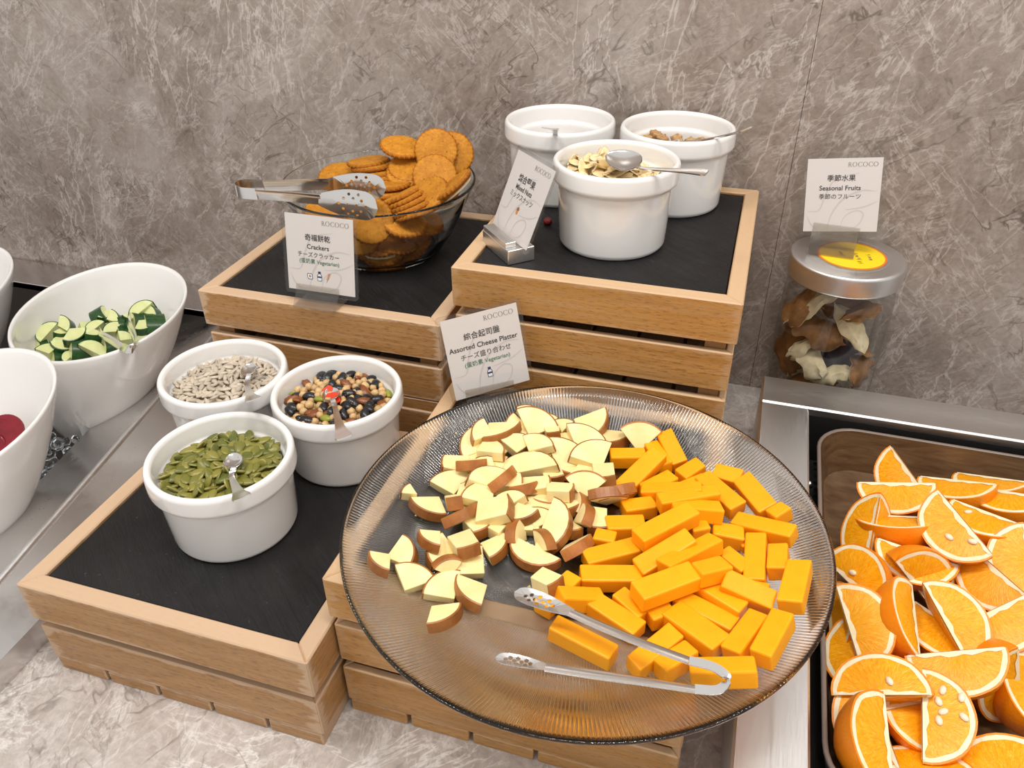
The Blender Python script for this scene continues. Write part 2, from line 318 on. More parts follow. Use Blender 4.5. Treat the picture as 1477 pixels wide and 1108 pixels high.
# ------------------------------------------------------------------ measured layout: centres (m), rotations (quaternions), sizes, labels
STICKS = [
 ((-0.0669, 0.4554, 0.1804), (0.9999, 0.0, 0.0, 0.0136), (0.0168, 0.0129, 0.0138), 'small orange cheese end poking out beside the smoked cheese'),
 ((-0.0415, 0.5705, 0.1811), (0.8808, 0.0203, -0.0061, -0.4731), (0.033, 0.0138, 0.0138), 'orange cheese stick behind the upended one at the top of the heap'),
 ((-0.0148, 0.3943, 0.1804), (0.9321, 0.0, 0.0, 0.3622), (0.019, 0.0146, 0.0138), 'dark-shaded orange cheese piece deep in the gap of the heap'),
 ((-0.0352, 0.3945, 0.1804), (0.9551, 0.0, 0.0, -0.2963), (0.0263, 0.0138, 0.0138), 'orange cheese stick sloping down beside the dark gap in the heap'),
 ((-0.0886, 0.3913, 0.1804), (0.8419, 0.0, 0.0, 0.5396), (0.0383, 0.0146, 0.0138), 'orange cheese stick below the lowest smoked cheese cube'),
 ((-0.0615, 0.3547, 0.1804), (0.9899, 0.0, 0.0, -0.1417), (0.0486, 0.0146, 0.0138), 'orange cheese stick lying alone in front of the tongs'),
 ((0.0022, 0.356, 0.1815), (0.8989, -0.0792, -0.0279, 0.4301), (0.0302, 0.0138, 0.0138), 'short orange cheese stick under the tongs, second from their bend'),
 ((0.0635, 0.5108, 0.1934), (0.9227, -0.0114, -0.1508, 0.3548), (0.0153, 0.0129, 0.0138), 'short orange cheese piece at the plate rim behind the crossways stick'),
 ((0.0649, 0.4628, 0.189), (0.6954, 0.1033, -0.1021, -0.7038), (0.0265, 0.0146, 0.0138), 'orange cheese stick half hidden behind the upright one near the rim'),
 ((0.041, 0.4836, 0.1785), (0.9698, 0.0149, -0.0649, 0.2346), (0.0091, 0.0077, 0.009), 'tiny cube of orange cheese between larger sticks'),
 ((-0.0062, 0.5382, 0.1804), (0.9233, 0.0, 0.0, 0.3841), (0.0283, 0.0146, 0.0138), 'orange cheese stick buried beneath the upper crossed sticks'),
 ((-0.011, 0.5044, 0.1804), (0.85, 0.0, 0.0, 0.5267), (0.0387, 0.0146, 0.0138), 'orange cheese stick buried under the centre of the heap'),
 ((-0.0089, 0.4542, 0.1804), (0.949, 0.0, 0.0, 0.3153), (0.0321, 0.0146, 0.0138), 'orange cheese stick buried beneath the crest of the heap'),
 ((0.0051, 0.436, 0.1804), (0.9506, 0.0, 0.0, 0.3104), (0.0312, 0.0146, 0.0138), 'orange cheese stick buried below the highest stick'),
 ((0.0333, 0.4596, 0.1804), (0.947, 0.0, 0.0, -0.3213), (0.0235, 0.0138, 0.0138), 'orange cheese stick sunk in the middle of the heap near the rim'),
 ((0.045, 0.4318, 0.1824), (0.9888, -0.0039, -0.1183, -0.0904), (0.0295, 0.0146, 0.0138), 'orange cheese stick buried under the long sloping one'),
 ((0.0328, 0.3481, 0.1929), (0.9823, -0.1201, -0.1372, 0.0437), (0.042, 0.0172, 0.0138), 'thick orange cheese stick behind the bend of the tongs'),
 ((-0.0678, 0.5628, 0.1804), (0.9897, 0.0, 0.0, 0.1433), (0.0318, 0.0146, 0.0138), 'orange cheese stick touching the dark cheese rind at the back'),
 ((0.0444, 0.5321, 0.1898), (0.8735, 0.1549, -0.0807, -0.4544), (0.0412, 0.0172, 0.0138), 'broad orange cheese stick at the back edge nearest the clear rim'),
 ((-0.0717, 0.3875, 0.1846), (0.9331, -0.0911, 0.1772, 0.2994), (0.0372, 0.0146, 0.0138), 'orange cheese stick just behind the tip of the tongs'),
 ((0.0459, 0.3856, 0.1875), (0.543, 0.0807, -0.1394, -0.8241), (0.0436, 0.0155, 0.0138), 'orange cheese stick leaning next to the broad front stick'),
 ((0.0763, 0.4345, 0.1957), (0.6458, 0.0909, -0.1167, -0.749), (0.0449, 0.0172, 0.0138), 'broad orange cheese stick standing off at the rim side'),
 ((0.0622, 0.3823, 0.1959), (0.5787, 0.0832, -0.1315, -0.8005), (0.0435, 0.0163, 0.0138), 'orange cheese stick lying along the rim in front of its neighbour'),
 ((-0.0127, 0.3614, 0.1804), (0.8806, 0.0, 0.0, 0.4739), (0.0436, 0.0146, 0.0138), 'orange cheese stick crossing under the tongs, lowest end square'),
 ((-0.0442, 0.3818, 0.1804), (0.9773, 0.0, 0.0, -0.212), (0.041, 0.0155, 0.0138), 'orange cheese stick sloping down behind the tongs'),
 ((0.0209, 0.5544, 0.1867), (0.968, 0.1612, -0.1172, -0.1528), (0.0243, 0.0146, 0.0138), 'orange cheese stick pointing at the rim at the back'),
 ((-0.0111, 0.5568, 0.1816), (0.8951, 0.0135, -0.0401, 0.4439), (0.0258, 0.0146, 0.0138), 'orange cheese chunk wedged behind the long diagonal stick'),
 ((-0.0356, 0.5322, 0.1804), (0.9028, 0.0, 0.0, 0.43), (0.0333, 0.0146, 0.0138), 'orange cheese stick under the long sloping stick at the back'),
 ((-0.0471, 0.4995, 0.1804), (0.973, 0.0, 0.0, 0.231), (0.0271, 0.0155, 0.0138), 'blocky orange cheese piece next to the upright brown rinds'),
 ((0.044, 0.4224, 0.1918), (0.9838, 0.1387, 0.0706, -0.0889), (0.0378, 0.0163, 0.0138), 'long orange cheese stick sloping down to the rim'),
 ((0.0253, 0.4166, 0.1857), (0.9729, 0.0, 0.0, -0.2311), (0.038, 0.0146, 0.0138), 'orange cheese stick under two parallel sloping sticks'),
 ((-0.0303, 0.5803, 0.1843), (0.8591, 0.1473, 0.0339, -0.4889), (0.0376, 0.0155, 0.0138), 'upended orange cheese stick at the very back of the heap'),
 ((-0.0226, 0.5173, 0.1894), (0.9894, 0.0003, -0.1452, -0.0019), (0.0517, 0.0138, 0.0138), 'orange cheese stick lying crossways, rear of three parallel'),
 ((0.0166, 0.4037, 0.1804), (0.9851, 0.0, 0.0, -0.1721), (0.0458, 0.0146, 0.0138), 'narrow orange cheese stick, middle of the fan of three at the front'),
 ((-0.0084, 0.5066, 0.195), (0.9672, 0.0, 0.0, 0.2538), (0.0517, 0.0138, 0.0138), 'orange cheese stick lying crossways, middle of three parallel'),
 ((-0.0536, 0.4748, 0.1804), (0.9859, 0.0, 0.0, 0.1674), (0.032, 0.0163, 0.0138), 'short orange cheese block facing the smoked cheese'),
 ((0.0262, 0.4885, 0.1804), (0.9997, 0.0, 0.0, 0.0232), (0.0245, 0.0155, 0.0138), 'short orange cheese block next to the crossways rim stick'),
 ((0.053, 0.4971, 0.1869), (0.9735, 0.0259, -0.1429, -0.1765), (0.0491, 0.0155, 0.0138), 'orange cheese stick lying crossways out toward the rim'),
 ((0.0491, 0.4648, 0.1829), (0.7044, 0.1123, -0.0932, -0.6946), (0.0496, 0.0163, 0.0138), 'orange cheese stick standing straight toward the viewer near the rim'),
 ((-0.0547, 0.4178, 0.1804), (0.9903, 0.0, 0.0, 0.139), (0.0462, 0.0172, 0.0138), 'long orange cheese stick, lower of the two level ones beside the smoked cheese'),
 ((0.0157, 0.5325, 0.1843), (0.9248, 0.0583, -0.0246, -0.3751), (0.0467, 0.0163, 0.0138), 'long orange cheese stick slanting over the back of the heap'),
 ((-0.0549, 0.5343, 0.1843), (0.8527, 0.0933, -0.0728, 0.5088), (0.0649, 0.0172, 0.0138), 'long orange cheese stick rising away from the smoked cheese at the back'),
 ((0.0118, 0.3849, 0.1836), (0.9558, -0.0199, -0.0373, -0.2909), (0.0451, 0.0206, 0.0138), 'broad orange cheese slab in front, widest of the heap'),
 ((-0.0013, 0.4956, 0.1937), (0.988, -0.0978, 0.0117, 0.1186), (0.0409, 0.0155, 0.0138), 'orange cheese stick lying crossways, front of three parallel'),
 ((0.0166, 0.4278, 0.1991), (0.937, -0.0928, 0.0332, 0.3353), (0.0262, 0.0155, 0.0138), 'stubby orange cheese block on top, end facing the rim'),
 ((-0.0564, 0.4422, 0.1804), (0.9549, 0.0, 0.0, 0.2971), (0.0497, 0.0163, 0.0138), 'long orange cheese stick, upper of the two level ones beside the smoked cheese'),
 ((0.0031, 0.4849, 0.1845), (0.9683, 0.0, 0.0, 0.2497), (0.0148, 0.0155, 0.0138), 'orange cheese cube end showing behind the crest stick'),
 ((-0.0215, 0.4679, 0.1963), (0.916, -0.0068, -0.0406, 0.3991), (0.0556, 0.0172, 0.0138), 'long orange cheese stick, uppermost of the three parallel diagonal ones'),
 ((-0.0176, 0.4428, 0.1914), (0.9225, 0.0551, -0.1259, 0.3608), (0.0493, 0.0172, 0.0138), 'long orange cheese stick, middle of the three parallel diagonal ones'),
 ((0.0006, 0.4444, 0.1936), (0.8975, -0.1254, -0.038, 0.4211), (0.0543, 0.0155, 0.0138), 'thin orange cheese stick wedged behind the lowest diagonal one'),
 ((-0.0131, 0.4067, 0.1971), (0.9363, 0.0, 0.0, 0.3512), (0.0494, 0.0189, 0.0138), 'long orange cheese stick, lowest of the three parallel diagonal ones on the crest'),
]
SMOKED = [
 ((-0.1977, 0.374, 0.18), (0.7159, 0.1293, -0.02, 0.6858), 'q', 0.0241, 0.0095, 'pale smoked cheese quarter lying flat, third of the stray pieces at the plate side'),
 ((-0.2225, 0.3746, 0.1898), (0.5307, -0.1467, -0.0326, -0.8341), 'q', 0.0179, 0.0095, 'pale smoked cheese quarter partly under another, farthest out on the plate side'),
 ((-0.172, 0.3746, 0.1778), (0.2802, 0.1267, -0.0518, 0.9501), 'q', 0.0239, 0.0095, 'pale smoked cheese quarter behind the frontmost smoked piece'),
 ((-0.1508, 0.3767, 0.1781), (0.4068, -0.1313, -0.0577, -0.9022), 'q', 0.0259, 0.0095, 'pale smoked cheese quarter with its point toward the bare dark plate'),
 ((-0.161, 0.402, 0.1776), (0.17, 0.1168, -0.0451, 0.9775), 'q', 0.0257, 0.0095, 'pale smoked cheese quarter with arc outward, beside the rind-on-edge piece'),
 ((-0.1756, 0.3907, 0.1847), (0.3782, 0.496, -0.2537, 0.7393), 'q', 0.017, 0.0095, 'smoked cheese piece tipped on edge with brown curved back, among the stray pieces'),
 ((-0.1883, 0.4087, 0.1776), (0.085, -0.1094, -0.0123, -0.9903), 'q', 0.0241, 0.0095, 'long pale smoked cheese wedge in front of the small thick one'),
 ((-0.1957, 0.41, 0.1878), (0.5257, -0.1379, -0.0393, -0.8385), 'q', 0.0186, 0.0095, 'small pale smoked cheese wedge at the lower side of the heap'),
 ((-0.1497, 0.4245, 0.1777), (0.9936, -0.0076, -0.1083, -0.0296), 'q', 0.022, 0.0095, 'rounded smoked cheese quarter overlooking the bare dark plate'),
 ((-0.2158, 0.4535, 0.179), (0.6499, -0.1499, -0.0102, -0.745), 'q', 0.0257, 0.0095, 'smoked cheese quarter with thick dark rind bottom, outer edge of the heap'),
 ((-0.2348, 0.4563, 0.1862), (0.0896, 0.1104, -0.0225, 0.9896), 'n', 0.0141, 0.0095, 'tiny smoked cheese sliver lying apart from the heap'),
 ((-0.2087, 0.4859, 0.1784), (0.4686, 0.1439, -0.0432, 0.8705), 'q', 0.0266, 0.0095, 'pale smoked cheese quarter with arc outward, above the thick-rinded one'),
 ((-0.2122, 0.5058, 0.1822), (0.1461, -0.0949, 0.0251, -0.9844), 'b', 0.021, 0.0115, 'square ridged block of smoked cheese at the outer edge of the heap'),
 ((-0.2041, 0.5367, 0.1845), (0.0172, -0.1049, 0.0978, -0.9895), 'q', 0.028, 0.0095, 'rounded smoked cheese quarter at the far outer corner of the heap'),
 ((-0.1999, 0.5436, 0.194), (0.0119, -0.1062, 0.0763, -0.9913), 'q', 0.0203, 0.0095, 'smoked cheese quarter hidden behind the square-cornered one'),
 ((-0.1731, 0.5693, 0.1839), (0.1507, -0.0888, 0.1212, -0.9771), 'q', 0.026, 0.0095, 'smoked cheese quarter with dark arc, beside the topmost leaning piece'),
 ((-0.1703, 0.589, 0.1909), (0.6017, 0.149, -0.0196, 0.7845), 'q', 0.0159, 0.0095, 'small smoked cheese corner at the very back'),
 ((-0.1479, 0.5887, 0.1858), (0.7291, 0.1012, -0.0495, 0.675), 'n', 0.0158, 0.0095, 'small smoked cheese scrap behind the leaning wedge'),
 ((-0.1334, 0.587, 0.1831), (0.6527, 0.0872, -0.0673, 0.7496), 'n', 0.0183, 0.0095, 'small triangular smoked cheese scrap at the back of the heap'),
 ((-0.1104, 0.5979, 0.1833), (0.9776, 0.1209, -0.0892, -0.1472), 'q', 0.0316, 0.0095, 'wide smoked cheese quarter with brown rind at the far back'),
 ((-0.0877, 0.5879, 0.1785), (0.8612, -0.0507, -0.1272, -0.4895), 'q', 0.0273, 0.0095, 'half-round smoked cheese piece next to the orange sticks at the back'),
 ((-0.1307, 0.5682, 0.1786), (0.4698, -0.0, -0.0, 0.8828), 'h', 0.0309, 0.0095, 'half-round smoked cheese slice, shadowed by another piece at the back'),
 ((-0.1795, 0.5457, 0.1807), (0.5459, 0.1388, -0.036, 0.8255), 'q', 0.0229, 0.0095, 'smoked cheese piece tucked behind the large half-round'),
 ((-0.0772, 0.4759, 0.1793), (0.777, -0.0, -0.0, -0.6295), 'b', 0.0193, 0.0115, 'pale smoked cheese block below the broad brown rinds'),
 ((-0.1365, 0.4431, 0.1808), (0.0198, -0.5574, -0.0133, -0.8299), 'q', 0.0202, 0.0095, 'upright smoked cheese block with brown side in the front'),
 ((-0.1194, 0.4222, 0.1783), (0.6052, 0.0, 0.0, -0.7961), 'h', 0.0238, 0.0095, 'smoked cheese slice pinned under the crumpled rind'),
 ((-0.0867, 0.4393, 0.1818), (0.8732, -0.1198, -0.3877, -0.2697), 'q', 0.0229, 0.0095, 'long smoked cheese slice with brown rind against the orange sticks'),
 ((-0.097, 0.3905, 0.1915), (0.9514, -0.0734, -0.1311, -0.2688), 'b', 0.0173, 0.0115, 'smoked cheese cube with brown corner touching the lowest orange stick'),
 ((-0.1958, 0.5201, 0.1794), (0.7154, 0.0543, -0.007, 0.6965), 'q', 0.0225, 0.0095, 'pale smoked cheese piece lying below the square ridged block'),
 ((-0.1772, 0.5207, 0.1803), (0.3948, 0.0, 0.0, -0.9188), 'q', 0.021, 0.0095, 'pale smoked cheese piece lying under the outer side of the large half-round'),
 ((-0.1299, 0.5253, 0.1793), (0.8575, 0.0, 0.0, -0.5144), 'b', 0.0209, 0.0115, 'pale smoked cheese block in the shade below the dark-outlined quarter'),
 ((-0.1122, 0.5327, 0.1779), (0.6623, -0.0881, -0.0661, -0.7411), 'q', 0.021, 0.0095, 'pale smoked cheese piece in the shade behind the arched rind'),
 ((-0.1636, 0.4843, 0.1777), (0.7671, -0.0696, -0.0853, -0.632), 'q', 0.019, 0.0095, 'pale smoked cheese piece low in the heap beside the middle block'),
 ((-0.1845, 0.4628, 0.1777), (0.1924, 0.1141, -0.0214, 0.9744), 'q', 0.0198, 0.0095, 'pale smoked cheese piece low in the outer half of the heap'),
 ((-0.1312, 0.457, 0.1777), (0.8759, 0.0595, -0.1165, 0.4644), 'q', 0.0193, 0.0095, 'pale smoked cheese piece low behind the upright block'),
 ((-0.1103, 0.5022, 0.1778), (0.6132, 0.0921, -0.0649, 0.7819), 'q', 0.019, 0.0095, 'pale smoked cheese piece low under the brown-ended bar'),
 ((-0.1003, 0.5341, 0.1793), (0.8138, 0.0, -0.0, 0.5811), 'b', 0.0208, 0.0115, 'pale smoked cheese block low toward the orange sticks'),
 ((-0.1411, 0.5426, 0.1828), (0.5611, 0.1225, -0.0459, 0.8173), 'q', 0.0212, 0.0095, 'pale smoked cheese piece low between the large half-round and its neighbour'),
 ((-0.0814, 0.5151, 0.1781), (0.9833, 0.0165, -0.1114, 0.1428), 'q', 0.0191, 0.0095, 'pale smoked cheese piece low under the broad brown rinds'),
 ((-0.1829, 0.5048, 0.1847), (0.4862, 0.1448, -0.0403, 0.8608), 'b', 0.0196, 0.0115, 'pale smoked cheese block low behind the broad flat-faced quarter'),
 ((-0.0985, 0.462, 0.1778), (0.7821, -0.0717, -0.0836, -0.6133), 'q', 0.0181, 0.0095, 'pale smoked cheese piece low under the front half-round'),
 ((-0.0608, 0.5858, 0.1894), (0.57, 0.3599, -0.3049, 0.6728), 'q', 0.028, 0.0095, 'smoked cheese piece with dark brown arched rind behind the orange sticks'),
 ((-0.2146, 0.3939, 0.1812), (0.9564, 0.0547, -0.1255, 0.2579), 'q', 0.0238, 0.0095, 'pale smoked cheese quarter overlapping the outermost stray one'),
 ((-0.1642, 0.3491, 0.1787), (0.9619, -0.0788, -0.1279, -0.2282), 'q', 0.0221, 0.0095, 'pale smoked cheese quarter lying closest to the viewer, brown rind at its corner'),
 ((-0.1694, 0.4135, 0.1866), (0.8879, -0.0487, -0.1421, -0.4348), 'b', 0.0217, 0.0115, 'thick pale smoked cheese block with thin rind line, at the front of the heap'),
 ((-0.1953, 0.458, 0.1854), (0.8027, -0.1243, -0.29, -0.5061), 'b', 0.0175, 0.0115, 'small smoked cheese block leaning with brown base'),
 ((-0.1956, 0.5029, 0.1903), (0.7759, -0.18, -0.2547, -0.5484), 'q', 0.0195, 0.0095, 'smoked cheese piece showing only brown rind, outer side of the heap'),
 ((-0.1858, 0.4449, 0.1838), (0.8683, -0.1311, -0.356, -0.3198), 'q', 0.0251, 0.0095, 'smoked cheese slice on edge with long brown rind strip'),
 ((-0.1888, 0.4723, 0.1835), (0.622, -0.082, -0.0388, 0.7777), 'b', 0.0177, 0.0115, 'narrow smoked cheese strip leaning in the heap'),
 ((-0.1873, 0.5546, 0.1909), (0.9264, -0.0421, -0.1302, -0.3507), 'q', 0.0296, 0.0095, 'square-cornered smoked cheese quarter at the far edge, dark rind under it'),
 ((-0.1872, 0.5271, 0.1889), (0.9137, -0.0871, -0.0096, 0.3969), 'q', 0.025, 0.0095, 'five-sided smoked cheese piece with rind on one short side'),
 ((-0.1397, 0.569, 0.1881), (0.8089, -0.0258, -0.148, -0.5684), 'b', 0.0154, 0.0115, 'small smoked cheese cube next to the leaning wedge'),
 ((-0.1107, 0.5696, 0.1867), (0.7841, 0.105, -0.0407, 0.6103), 'q', 0.0305, 0.0095, 'smoked cheese quarter in front of the wide far one'),
 ((-0.1667, 0.5447, 0.1869), (0.5754, 0.1482, -0.0246, 0.8039), 'q', 0.0227, 0.0095, 'smoked cheese quarter peeping over the large half-round'),
 ((-0.147, 0.5437, 0.1916), (0.8073, 0.0254, -0.1481, 0.5707), 'q', 0.0237, 0.0095, 'smoked cheese quarter with dark arc behind the large half-round'),
 ((-0.1754, 0.4888, 0.188), (0.3041, 0.1353, 0.1122, 0.9363), 'q', 0.0286, 0.0095, 'large pale smoked cheese quarter amid the heap, broad flat face'),
 ((-0.1642, 0.4898, 0.1909), (0.9027, -0.0804, -0.3759, -0.1932), 'q', 0.0226, 0.0095, 'smoked cheese piece with vertical brown rind beside the pale block'),
 ((-0.1581, 0.4927, 0.187), (0.977, 0.1212, 0.0887, 0.1513), 'b', 0.0178, 0.0115, 'pale smoked cheese block under the large half-round'),
 ((-0.1447, 0.4899, 0.186), (0.8529, -0.137, -0.2782, -0.4199), 'q', 0.019, 0.0095, 'smoked cheese wedge showing brown rind and cut face in the middle'),
 ((-0.1195, 0.4933, 0.1775), (0.7862, -0.0656, -0.0916, -0.6077), 'q', 0.026, 0.0095, 'pale smoked cheese quarter sunken in the middle of the heap'),
 ((-0.1287, 0.4779, 0.1783), (0.7964, 0.0, 0.0, -0.6048), 'h', 0.0233, 0.0095, 'smoked cheese slice with a long straight rind edge in the middle'),
 ((-0.1496, 0.4724, 0.1858), (0.6703, -0.0061, -0.1501, 0.7267), 'q', 0.0185, 0.0095, 'smoked cheese piece beside the square topmost slice'),
 ((-0.0821, 0.5246, 0.1878), (0.7952, -0.0223, -0.1486, -0.5874), 'b', 0.0216, 0.0115, 'pale smoked cheese block behind the arched rind piece'),
 ((-0.0942, 0.5062, 0.1896), (0.5836, 0.3288, -0.2788, 0.6882), 'q', 0.026, 0.0095, 'smoked cheese piece on edge with arched brown rind'),
 ((-0.0739, 0.4995, 0.1881), (0.7169, -0.2805, -0.4137, -0.4861), 'q', 0.0244, 0.0095, 'smoked cheese slice with broad brown rind facing the viewer, beside the orange sticks'),
 ((-0.0683, 0.5048, 0.189), (0.7912, -0.2074, -0.38, -0.4319), 'q', 0.0234, 0.0095, 'second broad brown rind slice, up against the orange cheese'),
 ((-0.0953, 0.4896, 0.1802), (0.8771, 0.0666, -0.4582, 0.1276), 'q', 0.0187, 0.0095, 'small smoked cheese piece on edge with curved brown back'),
 ((-0.0871, 0.4712, 0.1854), (0.865, 0.0405, -0.4951, 0.0708), 'q', 0.0181, 0.0095, 'small smoked cheese piece on edge next to the large front half-round'),
 ((-0.1695, 0.4418, 0.1793), (0.9367, 0.0, -0.0, -0.3501), 'b', 0.0169, 0.0115, 'narrow smoked cheese bar with dark end at the front of the heap'),
 ((-0.1528, 0.4481, 0.1793), (0.8319, 0.0, -0.0, 0.555), 'b', 0.0192, 0.0115, 'narrow pale smoked cheese bar beside the upright block'),
 ((-0.1216, 0.4628, 0.1801), (0.7428, 0.0879, -0.0637, 0.6607), 'q', 0.0205, 0.0095, 'triangular smoked cheese piece behind the front half-round'),
 ((-0.1122, 0.4378, 0.1818), (0.7555, 0.2139, -0.5432, 0.2975), 'q', 0.0187, 0.0095, 'smoked cheese piece with crumpled dark brown rind at the front'),
 ((-0.1578, 0.575, 0.1917), (0.7065, 0.3079, -0.1699, 0.6142), 'q', 0.0297, 0.0095, 'smoked cheese wedge leaning upright at the far edge, brown all round'),
 ((-0.1746, 0.4685, 0.1874), (0.2884, 0.1126, 0.0003, 0.9509), 'q', 0.0266, 0.0095, 'smoked cheese quarter with dark arc under the square topmost slice'),
 ((-0.1216, 0.5455, 0.1829), (0.7824, 0.1753, -0.015, 0.5974), 'q', 0.0324, 0.0095, 'smoked cheese quarter with dark outline on top near the back'),
 ((-0.0967, 0.5484, 0.1871), (0.3769, 0.1314, -0.0384, 0.9161), 'q', 0.0309, 0.0095, 'pale smoked cheese quarter touching the first orange stick at the back'),
 ((-0.1525, 0.5239, 0.1842), (0.5885, -0.0352, -0.1323, 0.7969), 'h', 0.0308, 0.0095, 'large half-round smoked cheese slice with thin dark rind on top of the heap'),
 ((-0.1339, 0.4978, 0.1841), (0.9819, 0.0595, -0.1165, 0.1372), 'b', 0.019, 0.0115, 'slim pale smoked cheese bar on top of the heap'),
 ((-0.1135, 0.4927, 0.1883), (0.9955, -0.0769, -0.053, 0.0172), 'b', 0.0187, 0.0115, 'pale smoked cheese bar with brown end'),
 ((-0.157, 0.4516, 0.1906), (0.9698, 0.0897, -0.1867, 0.1284), 'b', 0.0248, 0.0115, 'square-cut pale smoked cheese slice lying highest at the heap centre'),
 ((-0.1068, 0.4832, 0.1796), (0.8801, -0.0509, -0.134, -0.4526), 'q', 0.0221, 0.0095, 'smoked cheese quarter with broad rind below, in the middle'),
 ((-0.1366, 0.4599, 0.1863), (0.8306, 0.1039, -0.0606, -0.5437), 'q', 0.0204, 0.0095, 'flat oval-ended smoked cheese piece in the middle front'),
 ((-0.1047, 0.4527, 0.1852), (0.9821, 0.1092, -0.1437, -0.0547), 'h', 0.0289, 0.0095, 'large half-round smoked cheese slice at the front edge of the heap'),
]
WEDGES = [
 ((0.1869, 0.4323, 0.0935), (0.6681, 0.2061, -0.007, -0.7149), 80, [(-0.55, 0.38), (-0.3, 0.3), (-0.1, 0.38), (0.1, 0.3), (-0.05, 0.75), (-0.45, 0.72)], 'orange wedge in front with five pale seeds in its cut face'),
 ((0.158, 0.4387, 0.0954), (0.9825, 0.0915, -0.1562, 0.0448), 75, [(0.2, 0.3)], 'orange wedge with arched peel above and one seed in its cut face'),
 ((0.2149, 0.4925, 0.1021), (0.0686, 0.1952, 0.1468, -0.9673), 75, [], 'orange wedge with straight white edge up and peel below, beside the one-seed wedge'),
 ((0.138, 0.5052, 0.0901), (0.7476, 0.3172, -0.0221, -0.5831), 80, [], 'orange wedge by the tray side, speckled peel on its outer curve'),
 ((0.1915, 0.5265, 0.0928), (0.6133, 0.3262, 0.2297, 0.6817), 85, [], 'orange wedge showing mostly smooth peel in the middle of the pile'),
 ((0.2129, 0.5274, 0.0968), (0.8378, 0.1744, 0.0848, -0.5104), 80, [], 'pointed orange wedge with a dark stem scar at its foot'),
 ((0.2366, 0.6331, 0.1209), (0.463, -0.0439, -0.3181, 0.8262), 75, [(-0.15, 0.5), (-0.5, 0.15)], 'large orange wedge on top with two pale seeds, leaning on another'),
 ((0.2683, 0.6718, 0.1052), (0.2917, -0.1008, -0.0095, 0.9511), 80, [(0.4, 0.3)], 'orange wedge behind the large two-seed one, white core across it'),
 ((0.1891, 0.7009, 0.0994), (0.0115, -0.1439, -0.1734, 0.9742), 75, [], 'orange wedge at the back with a white straight edge on top'),
 ((0.1884, 0.6596, 0.0903), (0.0833, -0.128, 0.1985, 0.9681), 85, [], 'orange wedge lying peel to the viewer, narrow cut face up'),
 ((0.1433, 0.5651, 0.081), (0.792, 0.388, -0.2709, -0.3857), 80, [(-0.1, 0.25)], 'orange wedge facing the tray wall, peel at its upper side'),
 ((0.2029, 0.6152, 0.0898), (0.1185, -0.0182, -0.1202, 0.9855), 75, [], 'orange wedge with thick pith, half under the large two-seed one'),
 ((0.1646, 0.6301, 0.0913), (0.7292, -0.0876, -0.4845, 0.4753), 75, [], 'orange wedge stood on end against the tray wall'),
 ((0.2038, 0.7246, 0.0991), (0.49, -0.1126, -0.3844, 0.7742), 70, [], 'orange wedge tip peeping out farthest back by the tray wall'),
 ((0.2545, 0.7385, 0.0875), (0.1847, -0.1674, 0.0498, 0.9672), 70, [], 'long thin orange wedge edge along the back of the pile'),
 ((0.2992, 0.7277, 0.092), (0.1749, -0.1306, 0.0245, 0.9756), 75, [], 'orange wedge at the back cut by the picture border'),
 ((0.2962, 0.6163, 0.1032), (0.6367, 0.0503, -0.2758, 0.7183), 80, [], 'orange wedge facing front below the border-cut back one'),
 ((0.267, 0.5993, 0.0987), (0.4214, -0.1679, -0.3256, 0.8296), 75, [], 'orange wedge with torn white membrane, behind the stem-scar wedge'),
 ((0.2533, 0.553, 0.0944), (0.2604, 0.1918, 0.1351, -0.9366), 75, [], 'orange wedge right of the stem-scar one, peel toward the viewer'),
 ((0.2852, 0.492, 0.0751), (0.705, 0.1892, 0.1234, 0.6723), 85, [], 'orange wedge turned peel outward at the border, middle height'),
 ((0.2679, 0.4934, 0.0804), (0.3296, 0.4977, -0.3549, 0.7195), 85, [], 'orange wedge with plain peel up behind the five-seed wedge'),
 ((0.241, 0.3944, 0.0887), (0.98, 0.0495, -0.1883, 0.0412), 75, [], 'orange wedge at the bottom border with speckled flesh'),
 ((0.1594, 0.3961, 0.0978), (0.6148, 0.2792, 0.1212, 0.7276), 85, [], 'orange wedge with big smooth peel in front, cut face turned aside'),
 ((0.1595, 0.4227, 0.0857), (0.5821, 0.0047, -0.1521, 0.7987), 80, [], 'orange wedge behind the big smooth peel, pith ring showing'),
 ((0.1989, 0.4457, 0.0803), (0.7884, 0.0088, -0.0361, 0.614), 80, [], 'orange wedge sunk between the big peel and the five-seed wedge'),
 ((0.1828, 0.3859, 0.0849), (0.9665, -0.2184, -0.1158, 0.0686), 80, [], 'orange wedge low at the bottom border between two larger ones'),
 ((0.1533, 0.4894, 0.0835), (0.5286, -0.1716, -0.27, 0.7863), 75, [], 'pale orange wedge low beside the tray wall'),
 ((0.1287, 0.531, 0.0639), (0.5313, 0.4984, -0.2967, -0.6175), 80, [], 'orange wedge leaning on the tray wall with spotted peel end'),
 ((0.2028, 0.5847, 0.0729), (0.7833, 0.4606, 0.3716, -0.1902), 85, [], 'orange wedge showing a patch of spotted peel in the middle'),
 ((0.2253, 0.5405, 0.0802), (0.3537, -0.0697, -0.0283, 0.9323), 80, [], 'orange wedge buried under the middle of the pile'),
 ((0.2946, 0.7651, 0.0793), (0.2711, -0.1848, 0.0887, 0.9405), 80, [], 'orange wedge buried at the back below the edges'),
 ((0.1825, 0.4468, 0.0804), (0.9712, -0.0828, -0.0573, 0.2158), 80, [], 'orange wedge buried below the one-seed wedge'),
]
